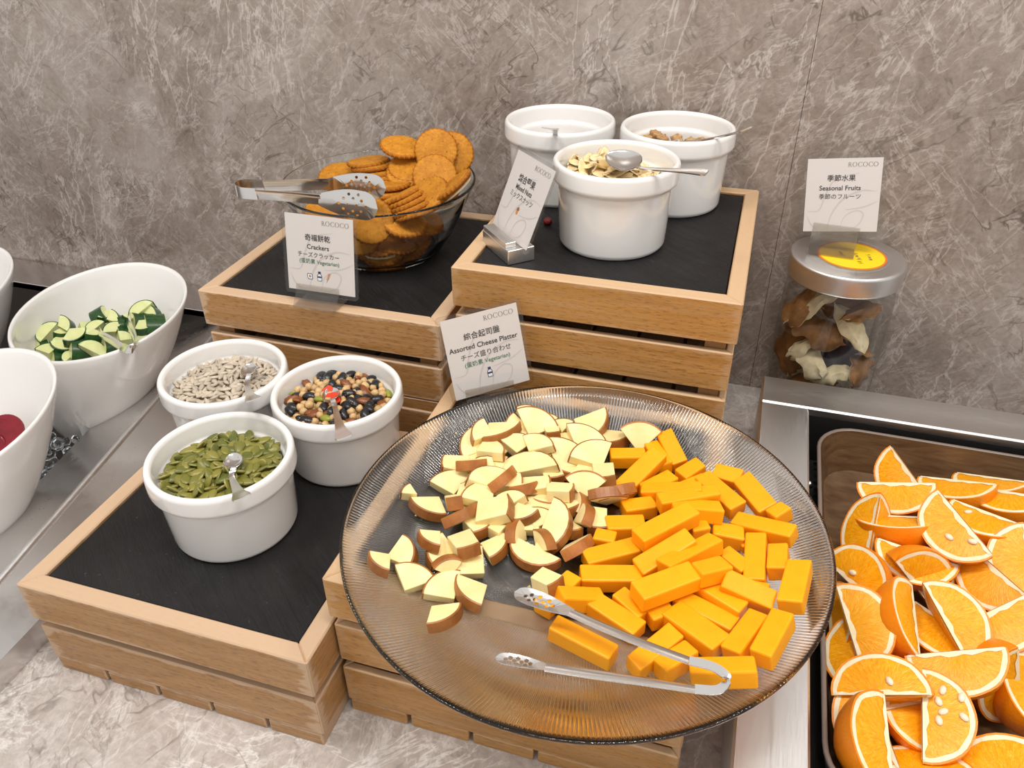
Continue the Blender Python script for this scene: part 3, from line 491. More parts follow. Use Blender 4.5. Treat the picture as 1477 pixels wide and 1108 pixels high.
CRACKERS = [
 ((-0.4008, 0.7559, 0.2947), (0.8502, 0.3402, 0.3626, -0.173), 'round cracker standing against the front glass, facing the viewer'),
 ((-0.4174, 0.7601, 0.2771), (0.7504, 0.41, 0.3057, -0.4187), 'round cracker behind the front-facing one, only its edge free'),
 ((-0.4111, 0.875, 0.3402), (0.0605, 0.1155, -0.0444, 0.9905), 'round cracker tilted at the very top of the bowl'),
 ((-0.3663, 0.875, 0.3397), (0.0486, -0.1139, 0.4752, -0.8711), 'upright round cracker at the top, full face showing'),
 ((-0.351, 0.888, 0.3337), (0.5501, 0.0808, 0.4912, -0.6704), 'round cracker turned edgewise behind the upright top one'),
 ((-0.3555, 0.84, 0.3214), (0.8459, 0.4346, 0.0013, 0.3092), 'upright round cracker below the top one, speckled face'),
 ((-0.3954, 0.86, 0.3218), (0.2308, -0.0065, 0.2138, -0.9492), 'round cracker tilted in the middle, upper of a pair'),
 ((-0.3955, 0.853, 0.3172), (0.5621, 0.1632, -0.1334, 0.7997), 'round cracker tilted in the middle, lower of a pair'),
 ((-0.455, 0.87, 0.3196), (0.8795, -0.012, -0.0589, -0.4722), 'round cracker seen edge on, uppermost of the side stack'),
 ((-0.4474, 0.865, 0.3167), (0.9869, -0.0424, -0.0552, 0.1456), 'round cracker seen edge on, second in the side stack'),
 ((-0.4368, 0.862, 0.3119), (0.4689, 0.0231, -0.052, -0.8814), 'round cracker seen edge on, third in the side stack'),
 ((-0.4271, 0.858, 0.3085), (0.88, -0.025, -0.0609, -0.4703), 'round cracker seen edge on, lowest of the side stack'),
 ((-0.4102, 0.83, 0.309), (0.7123, -0.0578, 0.0142, 0.6993), 'round cracker lying flat beyond the tongs tips, upper one'),
 ((-0.4144, 0.82, 0.3025), (0.9469, -0.0352, -0.0324, -0.318), 'round cracker lying flat just beyond the tongs tips'),
 ((-0.3834, 0.802, 0.3079), (0.5617, 0.1603, -0.1562, -0.7965), 'cracker first in the fanned row, next to the tongs'),
 ((-0.3754, 0.798, 0.306), (0.9052, 0.0468, -0.2207, -0.3601), 'cracker second in the fanned row'),
 ((-0.3683, 0.793, 0.3039), (0.1275, 0.2044, -0.0697, -0.968), 'cracker third in the fanned row'),
 ((-0.3621, 0.788, 0.3015), (0.9006, 0.0358, -0.2032, -0.3826), 'cracker fourth in the fanned row'),
 ((-0.3556, 0.783, 0.2992), (0.4227, -0.1908, -0.0326, 0.8854), 'cracker last of the fanned row, at the glass rim'),
 ((-0.3467, 0.7948, 0.3148), (0.3189, -0.0476, -0.2931, 0.9001), 'broken bit of cracker at the rim beside the fanned row'),
 ((-0.3255, 0.815, 0.3201), (0.9245, 0.005, -0.3243, 0.2001), 'cracker with white cream showing, rear of the pair by the rim'),
 ((-0.3219, 0.8099, 0.3219), (0.7991, -0.121, -0.3057, 0.5033), 'cracker second in the cream-filled pair by the rim'),
 ((-0.32, 0.8047, 0.3254), (0.3966, 0.3188, -0.0853, -0.8566), 'cracker nearest the rim beside the cream-filled pair'),
 ((-0.4927, 0.8594, 0.3011), (0.4605, 0.1159, -0.1325, 0.87), 'round cracker behind the tongs, alone at the bowl side'),
 ((-0.483, 0.801, 0.2808), (0.8299, 0.1129, -0.0447, 0.5445), 'round cracker under the tongs seen through the glass'),
 ((-0.3715, 0.779, 0.2875), (0.7111, -0.0209, 0.1706, -0.6817), 'cracker low in the bowl seen through the front glass, upper of a pair'),
 ((-0.3725, 0.7805, 0.2857), (0.0495, -0.1174, 0.0976, -0.987), 'cracker above the low pair behind the front glass'),
 ((-0.4049, 0.7781, 0.2513), (0.8669, -0.062, -0.0311, -0.4936), 'broken cream cracker on the bottom of the bowl'),
 ((-0.3899, 0.7854, 0.253), (0.5377, -0.0235, 0.0796, 0.839), 'cracker flat on the bottom of the bowl'),
 ((-0.3623, 0.804, 0.2776), (0.3184, 0.096, -0.0022, 0.9431), 'cracker low in the bowl by the shaded glass side'),
 ((-0.4478, 0.8, 0.2699), (0.8271, 0.0483, 0.058, -0.557), 'cracker low in the bowl behind the table card'),
 ((-0.3997, 0.81, 0.2843), (0.0557, 0.0142, 0.0295, -0.9979), 'cracker buried in the middle below the fanned row'),
 ((-0.3736, 0.84, 0.3066), (0.0494, 0.0072, 0.0773, -0.9958), 'cracker buried behind the fanned row'),
 ((-0.4047, 0.85, 0.3051), (0.6036, 0.0449, 0.0011, 0.796), 'cracker buried below the tilted pair'),
 ((-0.3445, 0.82, 0.3091), (0.9889, 0.1234, -0.0535, 0.0637), 'cracker half hidden between the fanned row and the cream pair'),
 ((-0.405, 0.792, 0.2352), (0.9876, 0.0456, 0.0319, -0.1465), 'cracker lying flat at the very bottom of the bowl behind the front glass'),
 ((-0.378, 0.806, 0.2445), (0.9714, 0.1487, -0.1386, -0.1226), 'cracker propped at the bottom of the bowl toward the tall crate'),
 ((-0.436, 0.8, 0.243), (0.9665, 0.1034, 0.175, -0.1568), 'cracker propped at the bottom of the bowl behind the table card'),
 ((-0.402, 0.783, 0.25), (0.9612, 0.2041, 0.0869, -0.1638), 'cracker leaning at the bottom front of the bowl, face up'),
 ((-0.385, 0.85, 0.244), (0.9778, -0.0851, -0.1164, -0.1523), 'cracker at the bottom of the bowl toward the wall'),
]
CUCUMBER = [
 ((-0.9138, 0.73, 0.078), (0.0198, 0.2034, -0.1898, 0.9603), 1.25, 'big cucumber slice facing forward at the outer end of the pile'),
 ((-0.8854, 0.7413, 0.09), (0.8643, 0.3152, -0.0395, 0.3899), 1.0, 'cucumber chunk upright with dark skin on one side, outer half'),
 ((-0.9097, 0.7128, 0.068), (0.8193, 0.4357, -0.3269, 0.179), 1.0, 'cucumber chunk showing only dark skin at the outer end'),
 ((-0.8888, 0.7312, 0.08), (0.9037, -0.0792, 0.1293, -0.4005), 0.8, 'small cucumber chunk between two larger ones, outer half'),
 ((-0.8588, 0.7252, 0.084), (0.9591, 0.0884, 0.2153, -0.1609), 1.2, 'large pale cucumber chunk lying in the outer half'),
 ((-0.8851, 0.7245, 0.074), (0.294, 0.1955, 0.03, 0.9351), 0.9, 'pale cucumber chunk below the small one'),
 ((-0.8603, 0.7428, 0.086), (0.9488, 0.0424, 0.2995, 0.0908), 0.9, 'cucumber chunk with green lower rim near the middle'),
 ((-0.8461, 0.7485, 0.086), (0.0955, 0.2403, -0.1528, 0.9538), 1.0, 'cucumber chunk with thin skin outline beside the tongs arm'),
 ((-0.8562, 0.7727, 0.094), (0.3122, -0.5275, -0.1575, -0.7743), 1.0, 'cucumber chunk with dark skin side, sticking up behind the tongs'),
 ((-0.845, 0.7746, 0.092), (0.9883, -0.0085, 0.1432, -0.0511), 0.9, 'pale cucumber chunk behind the tongs'),
 ((-0.8277, 0.7711, 0.092), (0.8692, 0.3142, -0.0353, 0.3801), 0.95, 'cucumber chunk leaning with skin to one side, between the tongs arms'),
 ((-0.8214, 0.7541, 0.086), (0.1425, 0.3506, -0.1061, 0.9195), 1.0, 'squared cucumber chunk with dark cut side between the tongs arms'),
 ((-0.807, 0.756, 0.08), (0.805, 0.4118, -0.4075, 0.128), 1.1, 'glossy dark-skinned cucumber chunk between the tongs arms'),
 ((-0.8159, 0.7702, 0.088), (0.8032, 0.4171, -0.4068, 0.1244), 0.9, 'dark-skinned cucumber chunk behind the glossy one'),
 ((-0.7981, 0.7923, 0.098), (0.1809, 0.1563, -0.2199, 0.9458), 1.3, 'big cucumber chunk on top at the far end beyond the tongs'),
 ((-0.7909, 0.7784, 0.092), (0.8013, 0.4156, -0.4136, 0.1183), 0.9, 'dark pointed cucumber skin below the big top chunk'),
 ((-0.7833, 0.7973, 0.094), (0.8638, 0.3535, -0.131, 0.3342), 1.1, 'cucumber chunk with broad dark skin at the far end'),
 ((-0.7721, 0.7833, 0.086), (0.7888, 0.3886, -0.469, 0.0833), 1.2, 'glossy dark cucumber chunk at the far rim'),
 ((-0.7808, 0.7695, 0.084), (0.9834, 0.0118, 0.1557, -0.0928), 1.1, 'pale cucumber chunk lying near the far rim'),
 ((-0.7796, 0.762, 0.078), (0.9358, 0.1717, 0.2954, 0.0864), 0.8, 'small cucumber chunk at the rim beside the tongs'),
 ((-0.7948, 0.747, 0.078), (0.7133, 0.2528, -0.0183, 0.6534), 1.0, 'cucumber chunk under the tongs bend'),
 ((-0.8275, 0.72, 0.07), (0.6441, 0.3127, 0.0742, 0.6941), 1.3, 'large cucumber chunk with green outline at the front rim'),
 ((-0.849, 0.7196, 0.072), (0.7994, 0.3898, -0.4431, 0.1126), 1.3, 'large dark-skinned cucumber chunk near the front rim'),
 ((-0.874, 0.7126, 0.07), (0.836, -0.0794, 0.1787, -0.5127), 1.1, 'pale cucumber chunk at the front rim, outer half'),
 ((-0.8901, 0.7026, 0.064), (0.3539, 0.228, -0.0261, 0.9067), 1.2, 'pale cucumber chunk at the front rim next to the dark end'),
 ((-0.876, 0.703, 0.062), (0.8132, 0.4095, -0.3844, 0.1527), 0.9, 'dark cucumber skin cube at the front rim'),
 ((-0.8628, 0.7046, 0.063), (0.1248, -0.2236, 0.1064, -0.9608), 0.8, 'small cucumber chunk at the front rim beside the dark cube'),
 ((-0.8342, 0.7343, 0.08), (0.9071, -0.1203, 0.0205, -0.4029), 1.0, 'cucumber slice seen edge on beneath the tongs arm'),
 ((-0.8109, 0.7323, 0.072), (0.8081, 0.4071, -0.4034, 0.1357), 1.0, 'dark cucumber chunk under the tongs at the front rim'),
 ((-0.855, 0.7144, 0.064), (0.8007, 0.3874, -0.4419, 0.116), 0.9, 'dark cucumber sliver low at the front rim'),
 ((-0.8459, 0.766, 0.08), (0.8979, -0.0666, 0.1259, -0.4166), 1.1, 'cucumber chunk buried between the tongs arms'),
 ((-0.8572, 0.7407, 0.074), (0.9003, -0.0757, 0.124, -0.4103), 1.1, 'cucumber chunk buried in the middle of the pile'),
 ((-0.8063, 0.7834, 0.086), (0.8933, -0.0574, 0.1234, -0.4284), 1.1, 'cucumber chunk buried under the big top chunk'),
]
PEELS = [
 ((0.1048, 0.916, 0.1461), (0.8742, 0.4393, -0.0242, -0.2054), 0.034, 0.02, 0, 'leathery brown dried peel piece, broad side against the glass'),
 ((0.1411, 0.911, 0.1597), (0.8011, 0.3909, 0.1647, -0.4223), 0.033, 0.014, 1, 'cream dried peel strip slanting down the middle of the jar'),
 ((0.1058, 0.911, 0.1048), (0.7911, 0.4151, 0.0894, -0.4403), 0.022, 0.019, 1, 'rounded cream dried peel piece low in the jar'),
 ((0.0788, 0.9262, 0.1743), (0.8333, 0.2032, -0.4296, 0.2823), 0.028, 0.014, 0, 'curled brown dried peel strip under the lid at one side'),
 ((0.0989, 0.921, 0.1834), (0.8695, 0.3287, -0.2743, 0.2464), 0.026, 0.012, 1, 'cream dried peel strip under the lid'),
 ((0.1547, 0.9255, 0.1759), (0.8831, 0.361, 0.0116, 0.2996), 0.027, 0.014, 0, 'brown dried peel piece under the lid at the clear side'),
 ((0.1681, 0.916, 0.0991), (0.6647, 0.4162, -0.1086, 0.6109), 0.024, 0.016, 0, 'brown dried peel piece low at the clear side'),
 ((0.1351, 0.911, 0.0909), (0.9411, 0.2783, -0.1367, 0.1349), 0.026, 0.012, 1, 'folded cream dried peel edge by the steel bar'),
 ((0.0757, 0.9388, 0.104), (0.703, 0.0745, -0.5802, 0.4045), 0.034, 0.022, 0, 'large dark brown dried peel piece down one side'),
 ((0.1373, 0.941, 0.0975), (0.8815, 0.4387, -0.135, 0.111), 0.026, 0.022, 2, 'dusky purple dried peel piece in the middle'),
 ((0.1582, 0.9357, 0.1335), (0.876, 0.2841, 0.2832, -0.2678), 0.026, 0.016, 0, 'small brown dried peel piece halfway down at the clear side'),
 ((0.0932, 0.921, 0.1192), (0.9071, 0.2247, -0.298, 0.1948), 0.022, 0.01, 1, 'crinkled cream dried peel rim above the rounded piece'),
 ((0.133, 0.946, 0.1723), (0.8955, 0.4348, -0.0933, 0.0192), 0.03, 0.02, 0, 'brown dried peel piece behind the cream strip'),
 ((0.114, 0.921, 0.0697), (0.9323, 0.3477, -0.0927, 0.0356), 0.03, 0.02, 0, 'brown dried peel piece lying low behind the steel bar'),
]

# ------------------------------------------------------------------ helpers
def link(o, parent=None):
    C.objects.link(o)
    if parent is not None: o.parent = parent
    return o
def tag(o, label, cat, group=None, kind=None):
    o['label'] = label; o['category'] = cat
    if group: o['group'] = group
    if kind: o['kind'] = kind
    return o
def thing(name, label, cat, loc=(0, 0, 0), q=None, group=None):
    o = bpy.data.objects.new(name, None); o.empty_display_size = .02; link(o); o.location = loc
    if q is not None: o.rotation_mode = 'QUATERNION'; o.rotation_quaternion = q
    return tag(o, label, cat, group)
def me(name, verts, faces, mats, smooth=False, fm=None):
    m = bpy.data.meshes.new(name); m.from_pydata([tuple(v) for v in verts], [], faces)
    for x in (mats if isinstance(mats, (list, tuple)) else [mats]): m.materials.append(M[x])
    if fm:
        for p, k in zip(m.polygons, fm): p.material_index = k
    m.polygons.foreach_set('use_smooth', [smooth] * len(m.polygons)); m.update(); return m
def ob(name, mesh, parent=None, loc=None, q=None):
    o = bpy.data.objects.new(name, mesh); link(o, parent)
    if loc is not None: o.location = loc
    if q is not None: o.rotation_mode = 'QUATERNION'; o.rotation_quaternion = q
    return o
def struct(o): o['kind'] = 'structure'; return o
def bm_mesh(name, bm, mat, smooth=False):
    m = bpy.data.meshes.new(name); bmesh.ops.recalc_face_normals(bm, faces=bm.faces); bm.to_mesh(m); bm.free(); m.materials.append(M[mat])
    m.polygons.foreach_set('use_smooth', [smooth] * len(m.polygons)); return m
def bevel(bm, off, seg=1):
    bmesh.ops.recalc_face_normals(bm, faces=bm.faces)
    bmesh.ops.bevel(bm, geom=[e for e in bm.edges if e.calc_face_angle(0) > .5], offset=off, segments=seg, affect='EDGES', profile=.5, clamp_overlap=True)
def prism(name, poly, z0, z1, mat, bev=0.0, smooth=False, seg=1):
    bm = bmesh.new(); a = [bm.verts.new((x, y, z0)) for x, y in poly]; b = [bm.verts.new((x, y, z1)) for x, y in poly]; n = len(poly)
    bm.faces.new(a[::-1]); bm.faces.new(b)
    for i in range(n): bm.faces.new((a[i], a[(i + 1) % n], b[(i + 1) % n], b[i]))
    if bev: bevel(bm, bev, seg)
    return bm_mesh(name, bm, mat, smooth)
def box(name, a, b, mat, bev=0.0):
    return prism(name, [(a[0], a[1]), (b[0], a[1]), (b[0], b[1]), (a[0], b[1])], a[2], b[2], mat, bev)
def lathe(name, prof, mat, seg=64, smooth=True, fn=None, mats=None, mf=None, close=False):
    V, F, n = [], [], len(prof)
    for i in range(seg):
        a = 2 * PI * i / seg
        for r, z in prof: V.append((r * math.cos(a), r * math.sin(a), z))
    for i in range(seg):
        j = (i + 1) % seg
        for k in range(n - 1 if not close else n):
            k2 = (k + 1) % n
            q = (i * n + k, j * n + k, j * n + k2, i * n + k2)
            F.append(q)
    m = me(name, V, F, mats or mat, smooth)
    bm = bmesh.new(); bm.from_mesh(m); bmesh.ops.remove_doubles(bm, verts=bm.verts, dist=1e-6); bmesh.ops.recalc_face_normals(bm, faces=bm.faces); bm.to_mesh(m); bm.free()
    m.polygons.foreach_set('use_smooth', [smooth] * len(m.polygons))
    return m
def round_prof(P, r=.0012, seg=3):
    out = []
    for i, p in enumerate(P):
        if i in (0, len(P) - 1): out.append(p); continue
        a, b = Vector(P[i - 1]) - Vector(p), Vector(P[i + 1]) - Vector(p)
        d = min(r, a.length * .45, b.length * .45); a = Vector(p) + a.normalized() * d; b = Vector(p) + b.normalized() * d
        for k in range(seg + 1):
            t = k / seg; q = a * (1 - t) ** 2 + Vector(p) * 2 * t * (1 - t) + b * t * t; out.append((q.x, q.y))
    return out
def spline(P, n):
    """Catmull-Rom through P, n samples"""
    P = [Vector(p) for p in P]; Q = [2 * P[0] - P[1]] + P + [2 * P[-1] - P[-2]]; out = []
    for i in range(n):
        t = i / (n - 1) * (len(P) - 1); k = min(int(t), len(P) - 2); t -= k; a, b, c, d = Q[k:k + 4]
        out.append(.5 * ((2 * b) + (c - a) * t + (2 * a - 5 * b + 4 * c - d) * t * t + (3 * b - a - 3 * c + d) * t ** 3))
    return out
def lerp_list(L, t):
    t *= len(L) - 1; k = min(int(t), len(L) - 2); return L[k] + (L[k + 1] - L[k]) * (t - k)
def strip(name, path, widths, wdir, th, mat, curl=0.0):
    """a sheet-metal strip along path; wdir = across direction (one or per point); curl dishes it"""
    V, F, n, cs = [], [], len(path), 5
    for i, p in enumerate(path):
        t = (path[min(i + 1, n - 1)] - path[max(i - 1, 0)]).normalized()
        wd = Vector(wdir[i] if isinstance(wdir, list) else wdir); wd = (wd - t * wd.dot(t)).normalized(); nn = t.cross(wd); h = widths[i] / 2
        row = []
        for s in range(cs):
            u = s / (cs - 1) * 2 - 1; V.append(p + wd * h * u + nn * (th / 2 + curl * h * (u * u - .5)))
        for s in range(cs):
            u = 1 - s / (cs - 1) * 2; V.append(p + wd * h * u + nn * (-th / 2 + curl * h * (u * u - .5)))
    m = 2 * cs
    for i in range(n - 1):
        for k in range(m): F.append((i * m + k, i * m + (k + 1) % m, (i + 1) * m + (k + 1) % m, (i + 1) * m + k))
    F.append(tuple(range(m))[::-1]); F.append(tuple((n - 1) * m + k for k in range(m)))
    return me(name, V, F, mat, True)
def autosmooth(m, ang=40):
    bm = bmesh.new(); bm.from_mesh(m)
    for e in bm.edges: e.smooth = e.calc_face_angle(0) < math.radians(ang)
    bm.to_mesh(m); bm.free(); m.polygons.foreach_set('use_smooth', [True] * len(m.polygons)); return m
def ellipsoid(name, rx, ry, rz, mat, u=8, v=6, f=None):
    V, F = [], []
    for j in range(1, v):
        for i in range(u):
            th, ph = PI * j / v, 2 * PI * i / u; p = Vector((math.cos(ph) * math.sin(th), math.sin(ph) * math.sin(th), math.cos(th)))
            V.append(p)
    V += [Vector((0, 0, 1)), Vector((0, 0, -1))]
    for j in range(v - 2):
        for i in range(u): F.append((j * u + i, (j + 1) * u + i, (j + 1) * u + (i + 1) % u, j * u + (i + 1) % u))
    for i in range(u): F.append((len(V) - 2, i, (i + 1) % u)); F.append((len(V) - 1, (v - 2) * u + (i + 1) % u, (v - 2) * u + i))
    W = []
    for p in V:
        q = Vector((p.x * rx, p.y * ry, p.z * rz))
        if f: q = f(p, q)
        W.append(q)
    return me(name, W, F, mat, True)
def dup(o, loc, q, label=None):
    r = o.copy(); C.objects.link(r); r.location = loc; r.rotation_mode = 'QUATERNION'; r.rotation_quaternion = q
    if label: r['label'] = label
    for ch in list(o.children):
        c = ch.copy(); C.objects.link(c); c.parent = r
    return r
def frame_q(x, y):
    x = Vector(x).normalized(); y = Vector(y); y = (y - x * y.dot(x)).normalized(); z = x.cross(y)
    return Matrix(((x.x, y.x, z.x), (x.y, y.y, z.y), (x.z, y.z, z.z))).to_quaternion()

# ------------------------------------------------------------------ the room: wall and counter
WY = 0.993
wall = struct(ob('wall_back', box('wall_back', (-2.3, WY + .012, -.3), (1.5, WY + .06, 1.35), 'joint')))
for x0, x1 in ((-2.3, -1.1161), (-1.1157, .0428), (.0432, 1.5)):
    ob('marble_panel', box('marble_panel', (x0, WY, -.3), (x1, WY + .013, 1.35), 'wall_marble', .0003), wall)
cnt = struct(ob('counter', box('counter', (-.62, -.35, -.04), (1.3, WY, 0), 'counter_marble')))
cnt['label'] = 'pale marble worktop under the wooden crates'

# ------------------------------------------------------------------ steel ice well at the side of the counter
def quadstrip(name, A, B, mat, th=None):
    V = [Vector(p) for p in A] + [Vector(p) for p in B]; n = len(A)
    return me(name, V, [(i, i + 1, n + i + 1, n + i) for i in range(n - 1)], mat)
well = thing('ice_well', 'sunken stainless steel ice well holding the salad bowls', 'ice well')
L1 = [(-.578, -.1, .03), (-.585, .32, .03), (-.597, .66, .03), (-.612, .985, .03)]
L1b = [(x, y, -.01) for x, y, z in L1]
L2 = [(-.585, -.1, .034), (-.652, .34, .034), (-.713, .695, .034), (-.748, .915, .034)]
L3 = [(-.735, -.1, .0), (-.755, .40, .0), (-.80, .68, .0), (-.855, .915, .0)]
L4 = [(-.75, -.1, -.07), (-.77, .40, -.07), (-.815, .68, -.07), (-.87, .915, -.07)]
L2o = [(x + .0025, y, .0335) for x, y, z in L2]
ob('side_rim', me('side_rim', L1b + L1 + L2o + L2, [(4 * r + i, 4 * r + i + 1, 4 * r + 5 + i, 4 * r + 4 + i) for r in range(3) for i in range(3)], 'tray_steel'), well)
def tube(name, path, r, mat, seg=8):
    V, F, n = [], [], len(path)
    for i, p in enumerate(path):
        t = (path[min(i + 1, n - 1)] - path[max(i - 1, 0)]).normalized(); a = t.cross(Vector((0, 0, 1))).normalized(); b = a.cross(t)
        for k in range(seg): V.append(p + a * r * math.cos(2 * PI * k / seg) + b * r * math.sin(2 * PI * k / seg))
    for i in range(n - 1):
        for k in range(seg): F.append((i * seg + k, i * seg + (k + 1) % seg, (i + 1) * seg + (k + 1) % seg, (i + 1) * seg + k))
    return me(name, V, F, mat, True)
ob('rolled_lip', tube('rolled_lip', [Vector(p) for p in L2], .0036, 'brushed_y', 10), well)
ob('sloping_panel', quadstrip('sloping_panel', L2, L3, 'tray_steel'), well)
ob('well_wall', me('well_wall', L3 + L4 + [(-2.2, .915, -.07), (-2.2, .915, .034), (-.87, .915, .0), (-.855, .915, .0), (-.748, .915, .034), (-2.2, -.1, -.07)],
    [(0, 1, 5, 4), (1, 2, 6, 5), (2, 3, 7, 6), (7, 8, 9, 12, 11)] , 'darkgrey_steel'), well)
ob('well_floor', me('well_floor', [(-2.2, -.1, -.07), (-.75, -.1, -.07), (-.87, .915, -.07), (-2.2, .915, -.07)], [(0, 1, 2, 3)], 'darkgrey_steel'), well)
ob('back_rim', box('back_rim', (-2.2, .915, .022), (-.612, .991, .034), 'tray_steel', .0015), well)

def ice_block():
    random.seed(11); V, F = [], []
    for k in range(620):
        c = Vector((random.uniform(-1.0, -.785), random.uniform(.40, .72), random.uniform(-.045, -.004)))
        if min(math.hypot(c.x + .838, c.y - .697), math.hypot(c.x + .815, c.y - .455), math.hypot(c.x + 1.11, c.y - .69)) < .066 or c.x > -.795 + .25 * max(0, .62 - c.y): continue
        s = random.uniform(.006, .012); q = Quaternion((random.random() - .5, random.random() - .5, random.random() - .5, random.random() - .5)); q.normalize(); b = len(V)
        for x in (-1, 1):
            for y in (-1, 1):
                for z in (-1, 1):
                    V.append(c + q @ Vector((x * s * random.uniform(.6, 1.1), y * s * random.uniform(.6, 1.1), z * s * random.uniform(.6, 1.1))))
        F += [tuple(b + i for i in f) for f in ((0, 1, 3, 2), (4, 6, 7, 5), (0, 4, 5, 1), (2, 3, 7, 6), (0, 2, 6, 4), (1, 5, 7, 3))]
    m = me('crushed_ice', V, F, 'ice', True); o = ob('crushed_ice', m)
    s = o.modifiers.new('round', 'SUBSURF'); s.levels = s.render_levels = 1
    tag(o, 'crushed ice in the steel well between the salad bowls', 'ice', kind='stuff')
ice_block()

def salad_bowl(c, yaw, tilt, base, rb, label):
    t = thing('salad_bowl', label, 'bowl', base, group='slanted white salad bowls')
    R, seg = .115, 72; m = Matrix.Rotation(yaw, 3, 'Z') @ Matrix.Rotation(tilt, 3, 'X'); cc = Vector(c) - Vector(base)
    rings = []
    def ring(f, dr, dz=0):   # f 0 base .. 1 rim
        L = []
        for i in range(seg):
            a = 2 * PI * i / seg; top = cc + m @ Vector(((R + dr) * math.cos(a), (R + dr) * math.sin(a), 0)); bot = Vector(((rb + dr) * math.cos(a), (rb + dr) * math.sin(a), 0))
            g = f ** 1.0; bulge = .012 * math.sin(PI * f)
            p = bot.lerp(top, g); d = Vector((math.cos(a), math.sin(a), 0)); L.append(p + d * bulge + Vector((0, 0, dz)))
        return L
    for f in (0, .01, .1, .2, .35, .5, .65, .8, .92, .985): rings.append(ring(f, 0))
    rings.append(ring(1, -.001, .0012)); rings.append(ring(1, -.0035, .0015))
    for f in (.985, .92, .8, .65, .5, .35, .2, .12): rings.append(ring(f, -.0052, .003 if f < .3 else 0))
    V = [p for r in rings for p in r]; F = []
    for k in range(len(rings) - 1):
        for i in range(seg): F.append((k * seg + i, k * seg + (i + 1) % seg, (k + 1) * seg + (i + 1) % seg, (k + 1) * seg + i))
    F.append(tuple(range(seg))[::-1]); F.append(tuple((len(rings) - 1) * seg + i for i in range(seg)))
    ob('bowl_body', me('bowl_body', V, F, 'ceramic', True), t)
    return t
sb = salad_bowl((-.81, .736, .13), -.106, .136, (-.838, .697, -.03), .052, 'white slanted salad bowl full of cucumber chunks')
salad_bowl((-.80, .49, .125), -.43, .22, (-.815, .455, -.03), .052, 'white slanted salad bowl with red beet slices, cut by the picture border')
salad_bowl((-1.087, .716, .13), -.149, .182, (-1.11, .69, -.03), .052, 'white slanted salad bowl with only its rim end showing beside the wall')

# ------------------------------------------------------------------ steel counter unit with the orange tray
SZ = .1
unit = thing('cold_counter_unit', 'raised stainless steel frame unit with a black well around the orange tray', 'counter unit')
ob('back_bar', prism('back_bar', [(.051, .812), (.9, .812), (.9, .868), (.051, .868)], .086, SZ, 'brushed', .002), unit)
ob('side_bar', prism('side_bar', [(.051, -.1), (.105, -.1), (.105, .8115), (.051, .8115)], .086, SZ - .0008, 'brushed_y', .002), unit)
ob('side_wall', box('side_wall', (.052, -.1, 0), (.058, .866, .088), 'brushed_y'), unit)
ob('well_lining', me('well_lining', [(.106, -.1, .09), (.106, .811, .09), (.9, .811, .09), (.106, -.1, .012), (.106, .811, .012), (.9, .811, .012), (.9, -.1, .012)],
    [(0, 1, 4, 3), (1, 2, 5, 4), (3, 4, 5, 6)], 'dark_steel'), unit)
ob('bolt', lathe('bolt', [(0, .006), (.003, .006), (.0045, .003), (.0045, 0)], 'chrome', 12), unit, (.1065, .70, .078), (Vector((0, 0, 1)).rotation_difference(Vector((1, 0, 0)))))
def perforated(name, x0, x1, y0, y1, z, r, nx, ny, mat, th=.0015):
    bm = bmesh.new(); ed = []
    def loop(P):
        v = [bm.verts.new((x, y, z)) for x, y in P]
        for i in range(len(v)): ed.append(bm.edges.new((v[i], v[(i + 1) % len(v)])))
    loop([(x0, y0), (x1, y0), (x1, y1), (x0, y1)])
    for i in range(nx):
        for j in range(ny):
            cx = x0 + (i + .5) / nx * (x1 - x0); cy = y0 + (j + .5) / ny * (y1 - y0)
            loop([(cx + r * math.cos(a * PI / 4), cy + r * math.sin(a * PI / 4)) for a in range(8)])
    bmesh.ops.triangle_fill(bm, use_beauty=True, use_dissolve=False, edges=ed)
    return bm_mesh(name, bm, mat)
ob('perforated_insert', perforated('perforated_insert', .107, .155, .30, .80, .035, .0035, 4, 42, 'post' if False else 'dark_steel'), unit)

def rrect(x0, y0, x1, y1, r, n=8):
    P = []
    for cx, cy, a0 in ((x1 - r, y1 - r, 0), (x0 + r, y1 - r, 90), (x0 + r, y0 + r, 180), (x1 - r, y0 + r, 270)):
        for k in range(n + 1): a = math.radians(a0 + 90 * k / n); P.append((cx + r * math.cos(a), cy + r * math.sin(a)))
    return P
def loft(name, loops, mat, cap=True):
    n = len(loops[0]); V = [p for l in loops for p in l]; F = []
    for k in range(len(loops) - 1):
        for i in range(n): F.append((k * n + i, k * n + (i + 1) % n, (k + 1) * n + (i + 1) % n, (k + 1) * n + i))
    if cap: F.append(tuple((len(loops) - 1) * n + i for i in range(n)))
    return me(name, V, F, mat, True)
tray = thing('fruit_tray', 'deep wood-grained rectangular tray heaped with orange wedges', 'tray', (.115, .345, .036))
def rr(ins, z, r): return [(x, y, z) for x, y in rrect(ins, ins, .30 - ins, .455 - ins, r)]
ob('tray_body', autosmooth(loft('tray_body', [rr(.004, .053, .042), rr(.0045, .048, .0415), rr(.016, .006, .036), rr(.026, .003, .03)], 'walnut_wood'), 50), tray)
ob('outer_shell', loft('outer_shell', [rr(.024, 0, .03), rr(.013, .004, .038), rr(.0012, .050, .044)], 'pan_rim', False), tray)
ob('tray_rim', loft('tray_rim', [rr(.0012, .050, .044), rr(.0, .0525, .045), rr(.001, .054, .044), rr(.003, .054, .043), rr(.004, .053, .042)], 'pan_rim', False), tray)

